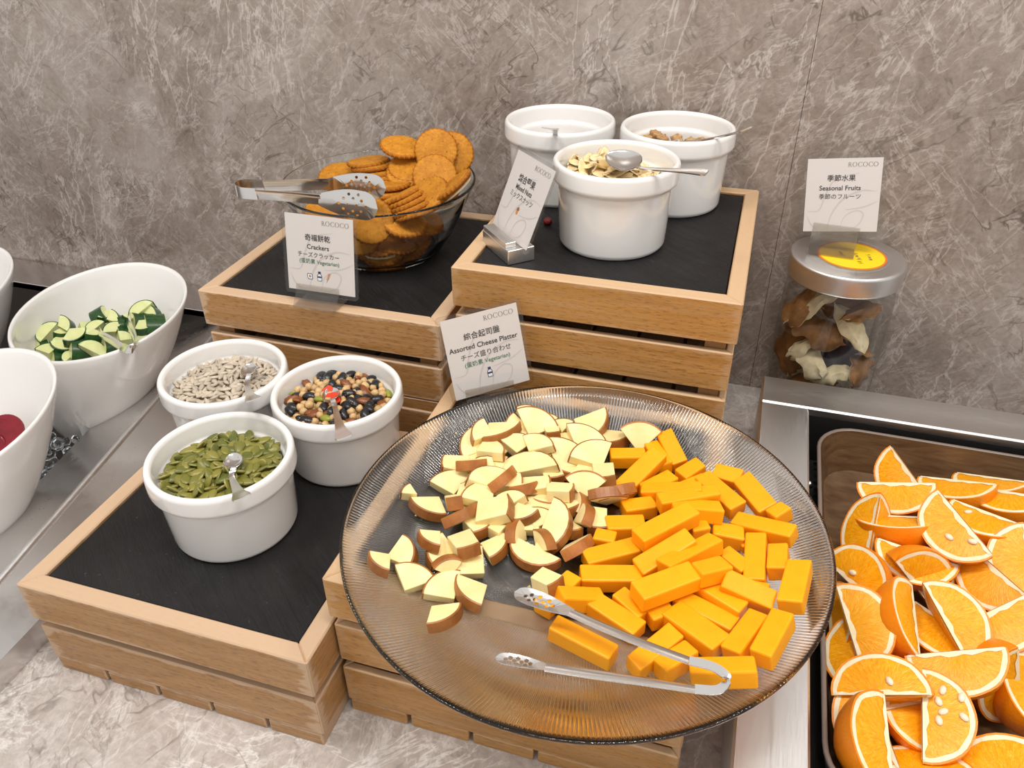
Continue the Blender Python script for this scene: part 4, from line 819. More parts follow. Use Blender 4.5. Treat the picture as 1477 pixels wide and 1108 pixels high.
# ------------------------------------------------------------------ wooden crates
FH, SP = .0443, .055
def rail_mesh(L, h, th, mit, mat, cache={}):
    k = (round(L, 4), h, th, mit, mat)
    if k not in cache:
        a = L / 2; b = a - th
        cache[k] = prism('top_rail' if mit else 'slat', [(-a, 0), (a, 0), (b, th), (-b, th)], -h, 0, mat, .0012)
    return cache[k]
def crate(label, x0, y0, z0, W, D, tiers, mat, slate=True, seed=0):
    H = .1146 + SP * (tiers - 2); t = thing('wooden_crate', label, 'crate', (x0 + W / 2, y0 + D / 2, z0))
    th = .0165
    for k in range(tiers):
        z = H - SP * k; ins = 0 if k == 0 else .0016; name = 'top_rail' if k == 0 else 'slat'
        w, d = W - 2 * ins, D - 2 * ins
        for L, px, py, rz in ((w, 0, -d / 2, 0), (w, 0, d / 2, PI), (d, w / 2, 0, PI / 2), (d, -w / 2, 0, -PI / 2)):
            o = ob(name, rail_mesh(L, FH, th if k == 0 else .0075, k == 0, mat), t, (px, py, z)); o.rotation_euler.z = rz
    for sx in (-1, 1):
        for sy in (-1, 1):
            ob('corner_post', box('corner_post', (-.010, -.010, .0144), (.010, .010, H - FH - .0005), 'post'), t, (sx * (W / 2 - .0197), sy * (D / 2 - .0197), 0))
            ob('corner_block', box('corner_block', (-.008, -.008, H - FH), (.008, .008, H - .0105), 'post'), t, (sx * (W / 2 - th - .0082), sy * (D / 2 - th - .0082), 0))
    n = 5; bw = (W - .003) / n
    bm_ = box('floor_board', (-bw / 2 + .002, -D / 2 + .0018, 0), (bw / 2 - .002, D / 2 - .0018, .0142), mat, .0008)
    for i in range(n): ob('floor_board', bm_, t, (-W / 2 + .0015 + bw * (i + .5), 0, 0))
    if slate:
        ob('slate_panel', box('slate_panel', (-W / 2 + th + .0012, -D / 2 + th + .0012, H - .010), (W / 2 - th - .0012, D / 2 - th - .0012, H - .0025), 'slate', .0006), t)
    return t
crate('low worn wooden crate with a slate top carrying three seed bowls', -.5537, .3246, 0, .2825, .297, 2, 'beech_worn')
crate('three-slat wooden crate under the ribbed cheese platter', -.2708, .3635, 0, .2895, .292, 3, 'beech')
crate('lower wooden crate supporting the cracker crate', -.5777, .6607, 0, .2925, .302, 2, 'beech_worn', False)
crate('worn wooden crate with slate top carrying the cracker bowl', -.5777, .6607, .1146, .2925, .302, 2, 'beech_worn')
crate('lower wooden crate hidden under the tall crate behind the platter', -.2759, .6776, 0, .287, .306, 2, 'beech', False)
crate('three-slat wooden crate with slate top carrying the nut bowls, highest of all crates', -.2759, .6776, .1204, .287, .306, 3, 'beech')
ZA, ZP, ZB, ZC = .1146 - .0025, .1696 - .0025, .2292 - .0025, .29 - .0025

# ------------------------------------------------------------------ white ramekins
def ramekin_mesh(h, R=.0652, rb=.0562):
    P = [(0, .0015), (rb - .012, .0015), (rb - .009, 0), (rb - .003, 0), (rb, .004), (.0592, h - .0255), (.0595, h - .0235), (R - .0008, h - .0195), (R, h - .017), (R - .0004, h - .003), (R - .0022, h), (R - .0055, h), (R - .0075, h - .003), (.0562, h - .0185), (.0535, h - .021), (.0528, h - .024), (.0495, .012), (.044, .0075), (0, .007)]
    return lathe('ramekin_body', round_prof(P, .0022, 3), 'ceramic', 72)
rk = {h: ramekin_mesh(h) for h in (.0832, .0898)}
def ramekin(x, y, z, h, label):
    t = thing('ramekin', label, 'bowl', (x, y, z)); ob('ramekin_body', rk[h], t); return t
RA = [(-.4143, .4494), (-.4911, .5688), (-.3617, .5709)]
RC = [(-.1345, .7923), (-.2251, .9165), (-.0891, .923)]
ramekin(*RA[0], ZA, .0832, 'white ramekin filled with green pumpkin seeds')
ramekin(*RA[1], ZA, .0832, 'white ramekin filled with pale sunflower seeds')
ramekin(*RA[2], ZA, .0832, 'white ramekin filled with roasted beans and chickpeas')
ramekin(*RC[0], ZC, .0898, 'white ramekin of flaked almonds in front of two others on the tall crate')
ramekin(*RC[1], ZC, .0898, 'white ramekin nearly empty behind the mixed nuts card')
ramekin(*RC[2], ZC, .0898, 'white ramekin with few walnut pieces at the back corner of the tall crate')

# ------------------------------------------------------------------ glass: platter, cracker bowl, jar
def plate_z(r):
    t = min(max((r - .128) / .06, 0), 1); return .1735 + .0275 * t ** 1.35
def platter():
    t = thing('ribbed_platter', 'large round clear ribbed platter of cheese on the three-slat crate', 'platter', (-.0847, .4529, ZP + .0004))
    NR, SEG, RP = 384, 384 * 10, .1886
    rs = [.0, .02, .045, .07, .09, .105, .118, .128, .136, .144, .152, .16, .168, .175, .181, .1855]
    V, F = [], []; z0 = ZP + .0004
    def row(r, z, amp):
        b = len(V)
        for i in range(SEG):
            a = 2 * PI * i / SEG; c = (.5 + .5 * math.cos(NR * a)) ** 3
            V.append(((r) * math.cos(a), (r) * math.sin(a), z + amp * c))
        return b
    rows = []
    for r in rs[1:]: rows.append(row(r, plate_z(r) - z0, .00025 * min(1, r / .1)))
    rows.append(row(RP - .0006, plate_z(RP) - z0 - .0002, .0003)); rows.append(row(RP, plate_z(RP) - z0 - .0012, .0003)); rows.append(row(RP - .0003, plate_z(RP) - z0 - .0026, .0)); rows.append(row(RP - .0012, plate_z(RP) - z0 - .0036, -.0004))
    for r in rs[:0:-1]:
        zz = plate_z(r) - z0 - .0042 - .0008 * (r < .15); amp = -.0011 * min(1, (r / .12))
        rows.append(row(r, max(zz, .0012), amp))
    for a, b in zip(rows, rows[1:]):
        for i in range(SEG): F.append((a + i, a + (i + 1) % SEG, b + (i + 1) % SEG, b + i))
    F.append(tuple(rows[0] + i for i in range(SEG))[::-1]); F.append(tuple(rows[-1] + i for i in range(SEG)))
    m = me('plate_body', V, F, 'plate_glass', True)
    bm = bmesh.new(); bm.from_mesh(m); bmesh.ops.recalc_face_normals(bm, faces=bm.faces); bm.to_mesh(m); bm.free()
    m.polygons.foreach_set('use_smooth', [len(p.vertices) == 4 for p in m.polygons])
    ob('plate_body', m, t)
platter()

gb = thing('glass_bowl', 'clear glass bowl full of round crackers on a slate top', 'bowl', (-.422, .827, ZB))
P = [(0, .001), (.056, .001), (.060, 0), (.066, 0), (.070, .003), (.088, .030), (.103, .062), (.1115, .0800), (.1142, .0855), (.1150, .0872), (.1142, .0886), (.1125, .0886), (.1090, .0810), (.0995, .063), (.084, .031), (.067, .007), (.058, .005), (0, .005)]
ob('bowl_body', lathe('bowl_body', round_prof(P, .003, 5), 'bowl_glass', 128), gb)

JX, JY, JZ = .1222, .9365, .2390
jar = thing('glass_jar', 'tall glass jar with steel lid holding dried peel, by the wall', 'jar', (JX, JY, 0))
P = [(0, .0), (.056, 0), (.061, .004), (.0625, .012), (.0635, .10), (.0635, .19), (.061, .203), (.057, .209), (.057, .2165), (.0595, .2175), (.057, .219)]
ob('jar_body', lathe('jar_body', round_prof(P, .004, 3), 'jar_glass', 72), jar)
P = [(0, 0), (.0, 0), (.0, .0)]
lidp = [(.056, -.001), (.0635, -.001), (.0652, .001), (.0652, .0225), (.0635, .0245), (.060, .0250), (.0475, .0250), (.0465, .0246), (.0455, .0250), (0, .0250)]
lid = ob('lid', lathe('lid', round_prof(lidp, .0012, 3), 'chrome' if False else 'brushed', 96), jar, (0, 0, JZ - .025))
def disc(name, r0, r1, mat, z=0, seg=48):
    V, F = [], []
    for i in range(seg):
        a = 2 * PI * i / seg
        for r in (r0, r1): V.append((r * math.cos(a), r * math.sin(a), z))
    if r0 == 0: return me(name, [V[2 * i + 1] for i in range(seg)], [tuple(range(seg))], mat)
    return me(name, V, [(2 * i, 2 * i + 1, (2 * i + 3) % (2 * seg), (2 * i + 2) % (2 * seg)) for i in range(seg)], mat)
st = ob('sticker', prism('sticker', [(.0385 * math.cos(2 * PI * i / 48), .0385 * math.sin(2 * PI * i / 48)) for i in range(48)], .0, .0004, 'sticker'), jar, (.004, -.001, JZ + .0001))
ob('sticker_rim', disc('sticker_rim', .0365, .0388, 'sticker_rim', .0006), jar, (.004, -.001, JZ + .0001))
random.seed(3); V, F = [], []
for cx, n in ((-.012, 3), (.004, 7), (.018, 4)):   # three short upright columns of blurred print
    for k in range(n):
        for _ in range(2):
            y = .010 - k * .0042 - .010 * (n == 3) * 0 + random.uniform(-.001, .001); x = cx + k * .0009 + random.uniform(-.0014, .0014); a, b_ = random.uniform(.0008, .0022), random.uniform(.0004, .0009); i = len(V)
            V += [(x - a, y - b_, .0006), (x + a, y - b_ * .3, .0006), (x + a * .8, y + b_, .0006), (x - a, y + b_ * .5, .0006)]; F.append((i, i + 1, i + 2, i + 3))
pr = ob('print', me('print', V, F, 'ink'), jar, (.004, -.006, JZ + .0001)); pr['kind'] = 'stuff'

def peel_mesh(a, b, flip, seed):
    random.seed(seed); V, F = [], []; nu, nv = 17, 9; off = [random.uniform(.55, 1.15) for _ in range(16)]; tw = random.uniform(-.9, .9); fold = random.uniform(-.5, .5); cv = random.uniform(.25, .6)
    for s in (0, 1):
        for i in range(nu):
            for j in range(nv):
                u = i / (nu - 1) * 2 - 1; v = j / (nv - 1) * 2 - 1
                w = (max(0, 1 - abs(u) ** 3.2)) ** .6 * lerp_list(off[:8] if v < 0 else off[8:], (u + 1) / 2) + .06
                x = a * u * (1 + .12 * math.sin(4 * v + seed)); y = b * v * w
                z = -cv * a * u * u * .7 - .55 * b * v * abs(v) * fold - .35 * b * v * v + tw * u * v * b * .6 + .0026 * mnoise.noise(Vector((u * 2.6 + seed, v * 2.2, 0))) + .0013 * mnoise.noise(Vector((u * 7, v * 6, seed)))
                V.append((x, y, z + (.0006 if s else -.0006)))
    n = nu * nv
    for s in (0, 1):
        for i in range(nu - 1):
            for j in range(nv - 1):
                f = (s * n + i * nv + j, s * n + (i + 1) * nv + j, s * n + (i + 1) * nv + j + 1, s * n + i * nv + j + 1); F.append(f if s else f[::-1])
    rimi = [i * nv for i in range(nu)] + [(nu - 1) * nv + j for j in range(1, nv)] + [i * nv + nv - 1 for i in range(nu - 2, -1, -1)] + [j for j in range(nv - 2, 0, -1)]
    for k in range(len(rimi)): p, q = rimi[k], rimi[(k + 1) % len(rimi)]; F.append((p, q, n + q, n + p))
    top = {0: 0, 1: 1, 2: 2}[flip]; bot = 1 if flip != 1 else 0; mats = ['dried_brown', 'dried_cream', 'dried_purple']; nf = (nu - 1) * (nv - 1)
    return autosmooth(me('dried_peel', V, F, mats, True, [bot] * nf + [top] * nf + [1 if flip != 2 else 2] * len(rimi)), 50)
for k, (p, q, a, b, fl, lab) in enumerate(PEELS):
    tag(ob('dried_peel', peel_mesh(a, b, fl, k + 2), None, p, q), lab, 'dried peel', 'dried peel in the jar')

# ------------------------------------------------------------------ cheese
def stick_mesh(L, W, T, seed):
    random.seed(seed); bm = bmesh.new(); r = bmesh.ops.create_cube(bm, size=1)
    sk = random.uniform(-.10, .10); tp = random.uniform(.93, 1.05)
    for v in bm.verts:
        x, y, z = v.co; e = tp if x > 0 else 1
        v.co = (x * L + y * W * sk + z * T * random.uniform(-.1, .1), y * W * e * random.uniform(.96, 1.04), z * T * random.uniform(.96, 1.04))
    bevel(bm, .0014, 2)
    return bm_mesh('cheese_stick', bm, 'cheddar')
for k, (p, q, d, lab) in enumerate(STICKS):
    tag(ob('cheese_stick', stick_mesh(*d, k), None, p, q), lab, 'cheese', 'orange cheese sticks on the platter')

def smoked_meshes(kind, r, th, seed):
    random.seed(seed); j = lambda s: random.uniform(-s, s)
    if kind == 'b':
        L, W = r * .62, r * .42
        P = [(-L + j(.002), -W + j(.002)), (L * .9, -W + j(.001)), (L, -W * .4), (L, W * .4), (L * .9, W + j(.001)), (-L + j(.002), W + j(.002))]; arc = [1, 2, 3, 4]
    else:
        a = math.radians({'q': 46, 'h': 78, 'n': 30}[kind]) * random.uniform(.93, 1.06)
        A = [(r * math.cos(-a + 2 * a * i / 10) , r * math.sin(-a + 2 * a * i / 10)) for i in range(11)]
        P = ([(j(.0015), j(.0015))] if kind != 'h' else []) + A; o = 0 if kind == 'h' else 1; arc = list(range(o, o + 11))
    xs = [p[0] for p in P]; c = (min(xs) + max(xs)) / 2; P = [(x - c, y) for x, y in P]; rt_ = .0011
    # body stops short of the rind
    n = len(P); tx, ty = j(.0012), j(.0012)
    def lay(z, Q): return [(x, y, z + (x * tx + y * ty) / r) for x, y in Q]
    nrm = {}
    for k in arc:
        a_, b_ = Vector(P[(k - 1) % n]), Vector(P[(k + 1) % n]); 
        if k == arc[0]: a_ = Vector(P[k])
        if k == arc[-1]: b_ = Vector(P[k])
        d = (b_ - a_).normalized(); nrm[k] = Vector((d.y, -d.x))
    B = [tuple(Vector(P[k]) - nrm[k] * rt_) if k in nrm else P[k] for k in range(n)]
    bm = bmesh.new(); lo = [bm.verts.new(v) for v in lay(-th / 2, B)]; hi = [bm.verts.new(v) for v in lay(th / 2, B)]
    bm.faces.new(lo[::-1]); bm.faces.new(hi)
    for k in range(n): bm.faces.new((lo[k], lo[(k + 1) % n], hi[(k + 1) % n], hi[k]))
    bevel(bm, .0004); body = bm_mesh('cheese_body', bm, 'gouda')
    V, F = [], []
    for k in arc:
        o_, i_ = P[k], B[k]; dz = (o_[0] * tx + o_[1] * ty) / r
        V += [(*i_, -th / 2 + dz + .0001), (*o_, -th / 2 + .0006 + dz), (*o_, th / 2 - .0006 + dz), (*i_, th / 2 + dz + .0001)]
    for m in range(len(arc) - 1):
        for e in range(4): F.append((m * 4 + e, (m + 1) * 4 + e, (m + 1) * 4 + (e + 1) % 4, m * 4 + (e + 1) % 4))
    F.append((0, 1, 2, 3)); e = (len(arc) - 1) * 4; F.append((e + 3, e + 2, e + 1, e))
    return body, me('rind', V, F, 'rind', False)
for k, (p, q, kind, r, th, lab) in enumerate(SMOKED):
    t = thing('smoked_cheese', lab, 'cheese', p, q, 'smoked cheese pieces on the platter'); a, b = smoked_meshes(kind, r, th, k + 50)
    ob('cheese_body', a, t); ob('rind', b, t)
random.seed(21); V, F = [], []
for k in range(34):   # cheese crumbs fallen on the platter
    a, d = random.uniform(0, 2 * PI), random.uniform(.02, .14); x, y = -.12 + d * math.cos(a), .47 + d * .8 * math.sin(a); s = random.uniform(.0008, .002); z = plate_z(math.hypot(x + .0847, y - .4529)) + s * .6; i = len(V)
    V += [(x - s, y - s * .7, z - s * .5), (x + s, y - s * .5, z - s * .5), (x, y + s, z - s * .5), (x + s * .2, y, z + s * .7)]; F += [(i, i + 1, i + 3), (i + 1, i + 2, i + 3), (i + 2, i, i + 3), (i, i + 2, i + 1)]
tag(ob('cheese_crumbs', me('cheese_crumbs', V, F, 'gouda')), 'pale cheese crumbs scattered over the clear platter', 'crumbs', kind='stuff')

# ------------------------------------------------------------------ orange wedges
RO = .0375
def wedge_meshes(D, cache={}):
    if D in cache: return cache[D]
    d = math.radians(D); nt, npp = 20, 9; V, F = [], []
    def rad(th, ph): return RO * (1 + .012 * math.sin(3 * th + 2 * ph) + .006 * math.sin(9 * th + 5 * ph))
    for i in range(nt + 1):
        th = PI * i / nt
        for k in range(-1, npp + 2):
            ph = d * min(max(k, 0), npp) / npp; r = rad(th, ph) * (.955 if k in (-1, npp + 1) else 1)
            V.append((r * math.cos(th), r * math.sin(th) * math.cos(ph), -r * math.sin(th) * math.sin(ph)))
    m = npp + 3
    for i in range(nt):
        for k in range(m - 1): F.append((i * m + k, i * m + k + 1, (i + 1) * m + k + 1, (i + 1) * m + k))
    peel = me('peel', V, F, 'peel_orange', True)
    bm = bmesh.new(); bm.from_mesh(peel); bmesh.ops.remove_doubles(bm, verts=bm.verts, dist=1e-5); bmesh.ops.recalc_face_normals(bm, faces=bm.faces); bm.to_mesh(peel); bm.free(); peel.polygons.foreach_set('use_smooth', [True] * len(peel.polygons)); autosmooth(peel, 60)
    V, F = [], []
    for s in (0, 1):
        b = len(V); ph = d * s; up_ = Vector((0, 0, 1)) if s == 0 else Vector((0, -math.sin(d), -math.cos(d)))
        for i in range(nt + 1):
            th = PI * i / nt
            for f in (.957, .865 + .012 * math.sin(i * 1.7)):
                r = rad(th, ph) * f; V.append(Vector((r * math.cos(th), r * math.sin(th) * math.cos(ph), -r * math.sin(th) * math.sin(ph))) + up_ * .00005)
        for i in range(nt): F.append((b + 2 * i, b + 2 * i + 2, b + 2 * i + 3, b + 2 * i + 1) if s == 0 else (b + 2 * i + 1, b + 2 * i + 3, b + 2 * i + 2, b + 2 * i))
        b = len(V); e = Vector((0, math.cos(ph), -math.sin(ph)))     # white core along the cut edge
        for i in range(13):
            x = RO * .93 * (i / 6 - 1); wd = .0042 * (1 - .55 * abs(i / 6 - 1)) + .001 * math.sin(i * 2.1)
            V += [Vector((x, 0, 0)) + up_ * .0009, Vector((x, 0, 0)) + e * wd + up_ * .0006]
        for i in range(12): F.append((b + 2 * i, b + 2 * i + 2, b + 2 * i + 3, b + 2 * i + 1))
    pith = me('pith', V, F, 'pith', True)
    V, F = [], []; nr = 7
    for i in range(nt + 1):
        th = PI * i / nt
        for k in range(nr + 1):
            r = RO * .885 * k / nr; bl = .0007 * math.sin(PI * min(1, k / nr * 1.02)) ; V.append((r * math.cos(th), r * math.sin(th), bl * math.sin(th) - .0001 * (k == nr)))
    for i in range(nt):
        for k in range(nr): F.append((i * (nr + 1) + k, i * (nr + 1) + k + 1, (i + 1) * (nr + 1) + k + 1, (i + 1) * (nr + 1) + k))
    flesh = cache.get('flesh') or me('flesh', V, F, 'orange_flesh', True); cache['flesh'] = flesh
    cache[D] = (peel, pith, flesh); return cache[D]
pipm = ellipsoid('pip', .0042, .0027, .0018, 'pip', 8, 6)
random.seed(8)
for p, q, D, pips, lab in WEDGES:
    t = thing('orange_wedge', lab, 'orange', p, q, 'orange wedges in the wood-grained tray'); peel, pith, flesh = wedge_meshes(D); s = random.uniform(.95, 1.04); t.scale = (s, s, s)
    ob('peel', peel, t); ob('pith', pith, t); ob('flesh', flesh, t)
    ob('flesh', flesh, t, None, Quaternion((1, 0, 0), -math.radians(D)) @ Quaternion((0, 1, 0), PI))
    for sx, sy in pips:
        ob('pip', pipm, t, (sx * RO, sy * RO, .0012), Quaternion((0, 0, 1), random.uniform(0, 3)))

# ------------------------------------------------------------------ crackers
def cracker_mesh(cream):
    V, F, fm = [], [], []; seg, R = 112, .0262; prof = [(.35, .0033), (.75, .0031), (.93, .0026), (1.0, .0012), (1.0, -.0012), (.93, -.0026), (.75, -.0031), (.35, -.0033)]
    for r, z in prof:
        for i in range(seg):
            a = 2 * PI * i / seg; s = 1 + (.028 * math.cos(28 * a) if r > .95 else (.006 * math.cos(28 * a) if r > .9 else 0)); V.append((R * r * s * math.cos(a), R * r * s * math.sin(a), z + .0003 * math.sin(3 * a) * r + (.0004 * math.cos(28 * a) if .9 < r < .95 else 0)))
    for k in range(len(prof) - 1):
        for i in range(seg): F.append((k * seg + i, (k + 1) * seg + i, (k + 1) * seg + (i + 1) % seg, k * seg + (i + 1) % seg)); fm.append(1 if k in (2, 3, 4) else 0)
    F.append(tuple(range(seg))); fm.append(0); F.append(tuple((len(prof) - 1) * seg + i for i in range(seg))[::-1]); fm.append(0)
    for s in (1, -1):
        for k in range(7):
            a = k * PI / 3; rr_ = 0 if k == 6 else .013; cx, cy, b = rr_ * math.cos(a), rr_ * math.sin(a), len(V)
            for i in range(6): V.append((cx + .0008 * math.cos(i * PI / 3), cy + .0008 * math.sin(i * PI / 3), s * .00345))
            F.append(tuple(b + i for i in (range(6) if s > 0 else range(5, -1, -1)))); fm.append(1)
    return me('cracker', V, F, ['cracker', 'cracker_edge'], True, fm)
crm = autosmooth(cracker_mesh(False), 50)
crream = lathe('cream', [(0, -.0035), (.019, -.0035), (.023, -.0046), (.0215, -.006), (0, -.006)], 'cream', 24)
for p, q, lab in CRACKERS:
    o = tag(ob('cracker', crm, None, p, q), lab, 'cracker', 'round crackers in the glass bowl')
    if 'cream' in lab and 'beside' not in lab: ob('cream', crream, o)

# ------------------------------------------------------------------ cucumber and beet
def cuke_meshes(deg, T, R=.0152):
    a, n = math.radians(deg), 12; ap = -.0 if deg > 80 else 0; cx = .006 if deg > 80 else .0085
    arc = lambda r: [(r * math.cos(-a + 2 * a * i / n) - cx, r * math.sin(-a + 2 * a * i / n)) for i in range(n + 1)]
    A, In = arc(R), arc(R - .0010); core = [] if deg > 80 else [(.0008 - cx, .0)]
    Q = In + core; bm = bmesh.new(); lo = [bm.verts.new((x, y, -T + .05 * x)) for x, y in Q]; hi = [bm.verts.new((x, y, T - .12 * x)) for x, y in Q]; bm.faces.new(lo[::-1]); bm.faces.new(hi); m = len(Q)
    for k in range(m): bm.faces.new((lo[k], lo[(k + 1) % m], hi[(k + 1) % m], hi[k]))
    fl = bm_mesh('flesh', bm, 'cuke_flesh'); V, F = [], []
    for k in range(n + 1): x = In[k][0]; V += [(*In[k], -T + .05 * x - .0001), (*A[k], -T + .05 * x + .0003), (*A[k], T - .12 * x - .0003), (*In[k], T - .12 * x + .0001)]
    for m in range(n):
        for e in range(4): F.append((m * 4 + e, (m + 1) * 4 + e, (m + 1) * 4 + (e + 1) % 4, m * 4 + (e + 1) % 4))
    return fl, autosmooth(me('skin', V, F, 'cuke_skin', True), 50)
cks = [cuke_meshes(84, .0085), cuke_meshes(58, .010, .0170), cuke_meshes(70, .0070, .016), cuke_meshes(46, .011, .0175)]; random.seed(4)
for k, (p, q, s, lab) in enumerate(CUCUMBER):
    fl, sk = cks[(0, 1, 2, 3, 1, 2, 3)[k % 7]]
    t = thing('cucumber_chunk', lab, 'cucumber', p, q, 'cucumber chunks in the slanted bowl'); s *= 1.02; t.scale = (s, s, s * random.uniform(.75, 1.05)); ob('flesh', fl, t); ob('skin', sk, t)
def slice_mesh(R=.024, T=.0045):
    P = [(0, -T / 2), (R - .001, -T / 2), (R, -T / 2 + .001), (R, T / 2 - .001), (R - .001, T / 2), (0, T / 2)]; return autosmooth(lathe('beet_slice', P, 'beet', 32), 40)
bs = slice_mesh()
for p, n, lab in (((-.806, .528, .064), (.5, -.5, .8), 'dark red beet slice lowest in the cut-off white bowl'), ((-.798, .526, .069), (.35, -.75, .7), 'dark red beet slice in the middle of the stack in the cut-off bowl'), ((-.791, .530, .075), (.2, -.6, .9), 'dark red beet slice uppermost, its round edge clear against the white bowl'), ((-.80, .507, .066), (.5, -.7, .5), 'dark red beet slice standing nearest the cut-off bowl rim')):
    tag(ob('beet_slice', bs, None, p, Vector((0, 0, 1)).rotation_difference(Vector(n))), lab, 'beet', 'beet slices in the cut-off bowl')

# ------------------------------------------------------------------ seeds, beans and nuts
def scatter(n, R, seed, rmin=.0):
    random.seed(seed); L = []; best = 2.0 * R / math.sqrt(n) * .72
    tries = 0
    while len(L) < n and tries < 60000:
        tries += 1; a, r = random.uniform(0, 2 * PI), R * math.sqrt(random.random()); x, y = r * math.cos(a), r * math.sin(a)
        if all((x - u) ** 2 + (y - v) ** 2 > best * best for u, v in L): L.append((x, y))
        elif tries % 400 == 0: best *= .97
    return L
def rq(tilt):
    a = random.uniform(0, 2 * PI); t = random.gauss(0, 1) * math.radians(tilt); b = random.uniform(0, 2 * PI)
    return Quaternion((math.cos(b), math.sin(b), 0), t) @ Quaternion((0, 0, 1), a)
def lumps(name, mesh, pts, mat, label, cat):
    V, F = [], []
    for p, q, s in pts:
        b = len(V); V += [Vector(p) + q @ (v.co * s) for v in mesh.vertices]; F += [tuple(b + i for i in f.vertices) for f in mesh.polygons]
    return tag(ob(name, me(name, V, F, mat, True)), label, cat, kind='stuff')
def fill(name, mesh, c, z0, n, R, dome, seed, tilt, label, cat, group, smin=.85, smax=1.12, cx=0, cy=0):
    L = scatter(n, R, seed); first = True; out = []
    for x, y in L:
        q = rq(tilt); s = random.uniform(smin, smax); d = math.hypot(x - cx, y - cy) / R
        p = (c[0] + x, c[1] + y, z0 + dome * max(0, 1 - d * d) + random.uniform(-.0012, .0022)); o = ob(name, mesh, None, p, q); o.scale = (s, s, s); tag(o, label, cat, group); out.append(o)
    return out
def under(name, mesh, c, z0, n, R, dome, seed, tilt, mat, label, cat):
    L = scatter(n, R, seed); P_ = []
    for x, y in L: d = math.hypot(x, y) / R; P_.append(((c[0] + x, c[1] + y, z0 + dome * (1 - d * d)), rq(tilt), 1.1))
    lumps(name, mesh, P_, mat, label, cat)
tear = lambda p, q: Vector((q.x, q.y * (1 - .35 * max(0, p.x) - .1 * min(0, p.x)), q.z))
pk = ellipsoid('pumpkin_seed', .0080, .0047, .0019, 'pumpkin_seed', 10, 6, tear)
sf = ellipsoid('sunflower_seed', .0060, .0026, .0018, 'sunflower_seed', 8, 6, lambda p, q: Vector((q.x, q.y * (1 - .55 * max(0, p.x)), q.z * (1 - .3 * max(0, p.x)))))
zs = ZA + .0832
fill('pumpkin_seed', pk, RA[0], zs - .0180, 165, .0495, .006, 1, 34, 'green pumpkin seed heaped in the ramekin nearest the crate front', 'seed', 'pumpkin seeds in the ramekin')
under('pumpkin_seed_layer', pk, RA[0], zs - .0225, 170, .048, .006, 2, 14, 'pumpkin_seed', 'pumpkin seeds underneath the top ones in the ramekin', 'seeds')
fill('sunflower_seed', sf, RA[1], zs - .0185, 270, .0505, .007, 5, 24, 'pale hulled sunflower seed heaped in the ramekin next to the salad bowl', 'seed', 'sunflower seeds in the ramekin')
under('sunflower_seed_layer', sf, RA[1], zs - .0225, 260, .049, .007, 6, 14, 'sunflower_seed', 'sunflower seeds underneath the top ones in the ramekin', 'seeds')
ck = ellipsoid('chickpea', .0043, .0040, .0039, 'chickpea', 10, 7, lambda p, q: q * (1 + .07 * math.sin(5 * p.x + 3 * p.y)))
bb = ellipsoid('black_bean', .0080, .0050, .0043, 'black_bean', 12, 8, lambda p, q: Vector((q.x, q.y - .0016 * (1 - p.x * p.x), q.z)))
rs_ = ellipsoid('raisin', .0078, .0046, .0032, 'raisin', 12, 8, lambda p, q: q * (1 + .16 * math.sin(9 * p.x) * math.cos(7 * p.y)))
gs = ellipsoid('green_bean', .0082, .0043, .0032, 'green_seed', 10, 7)
L = scatter(128, .0500, 9); kinds = ([('chickpea', ck, 'round roasted chickpea in the bean mix', 'chickpea')] * 74 + [('black_bean', bb, 'glossy split black bean in the bean mix', 'bean')] * 36 + [('raisin', rs_, 'wrinkled brown raisin in the bean mix', 'raisin')] * 14 + [('green_bean', gs, 'greenish seed among the bean mix', 'seed')] * 4)
random.seed(12); random.shuffle(kinds)
for (x, y), (nm, mesh, lab, cat) in zip(L, kinds):
    d = math.hypot(x, y) / .05; s = random.uniform(.88, 1.12); o = ob(nm, mesh, None, (RA[2][0] + x, RA[2][1] + y, zs - .0165 + .007 * (1 - d * d) + random.uniform(-.001, .002)), rq(25)); o.scale = (s, s, s)
    tag(o, lab + ' ramekin', cat, {'chickpea': 'chickpeas in the bean mix', 'black_bean': 'black beans in the bean mix', 'raisin': 'raisins in the bean mix', 'green_bean': 'green seeds in the bean mix'}[nm])
under('chickpea_layer', ck, RA[2], zs - .0225, 150, .049, .006, 13, 20, 'chickpea', 'roasted beans underneath the top ones in the ramekin', 'beans')
def chip(name, r, mat, seed):
    random.seed(seed); return prism(name, [(r * random.uniform(.8, 1.15) * math.cos(a * PI / 5), r * random.uniform(.8, 1.1) * math.sin(a * PI / 5)) for a in range(10)], -.0013, .0013, mat, .0008)
tag(ob('papaya_chip', chip('papaya_chip', .0062, 'papaya', 1), None, (-.3725, .5722, .1895), Quaternion((1, 0, 0), .5)), 'small round red dried papaya chip on the bean spoon', 'dried fruit')
tag(ob('papaya_chip', chip('papaya_chip', .0088, 'papaya', 2), None, (-.3625, .5615, .1885), Quaternion((1, 0, 0), .35)), 'larger glossy red dried papaya chip on the bean spoon', 'dried fruit')
fl_ = ellipsoid('almond_flake', .0100, .0066, .0006, 'almond', 12, 6, lambda p, q: Vector((q.x, q.y * (1 - .25 * p.x), q.z + .0014 * p.x * p.x)))
zc = ZC + .0898
fill('almond_flake', fl_, RC[0], zc - .0225, 95, .0475, .020, 15, 36, 'thin blanched almond flake heaped in the front nut ramekin', 'almond', 'almond flakes in the ramekin', cx=-.012, cy=.0)
under('almond_flake_layer', fl_, RC[0], zc - .027, 80, .047, .014, 16, 15, 'almond', 'almond flakes underneath the top ones in the ramekin', 'almonds')
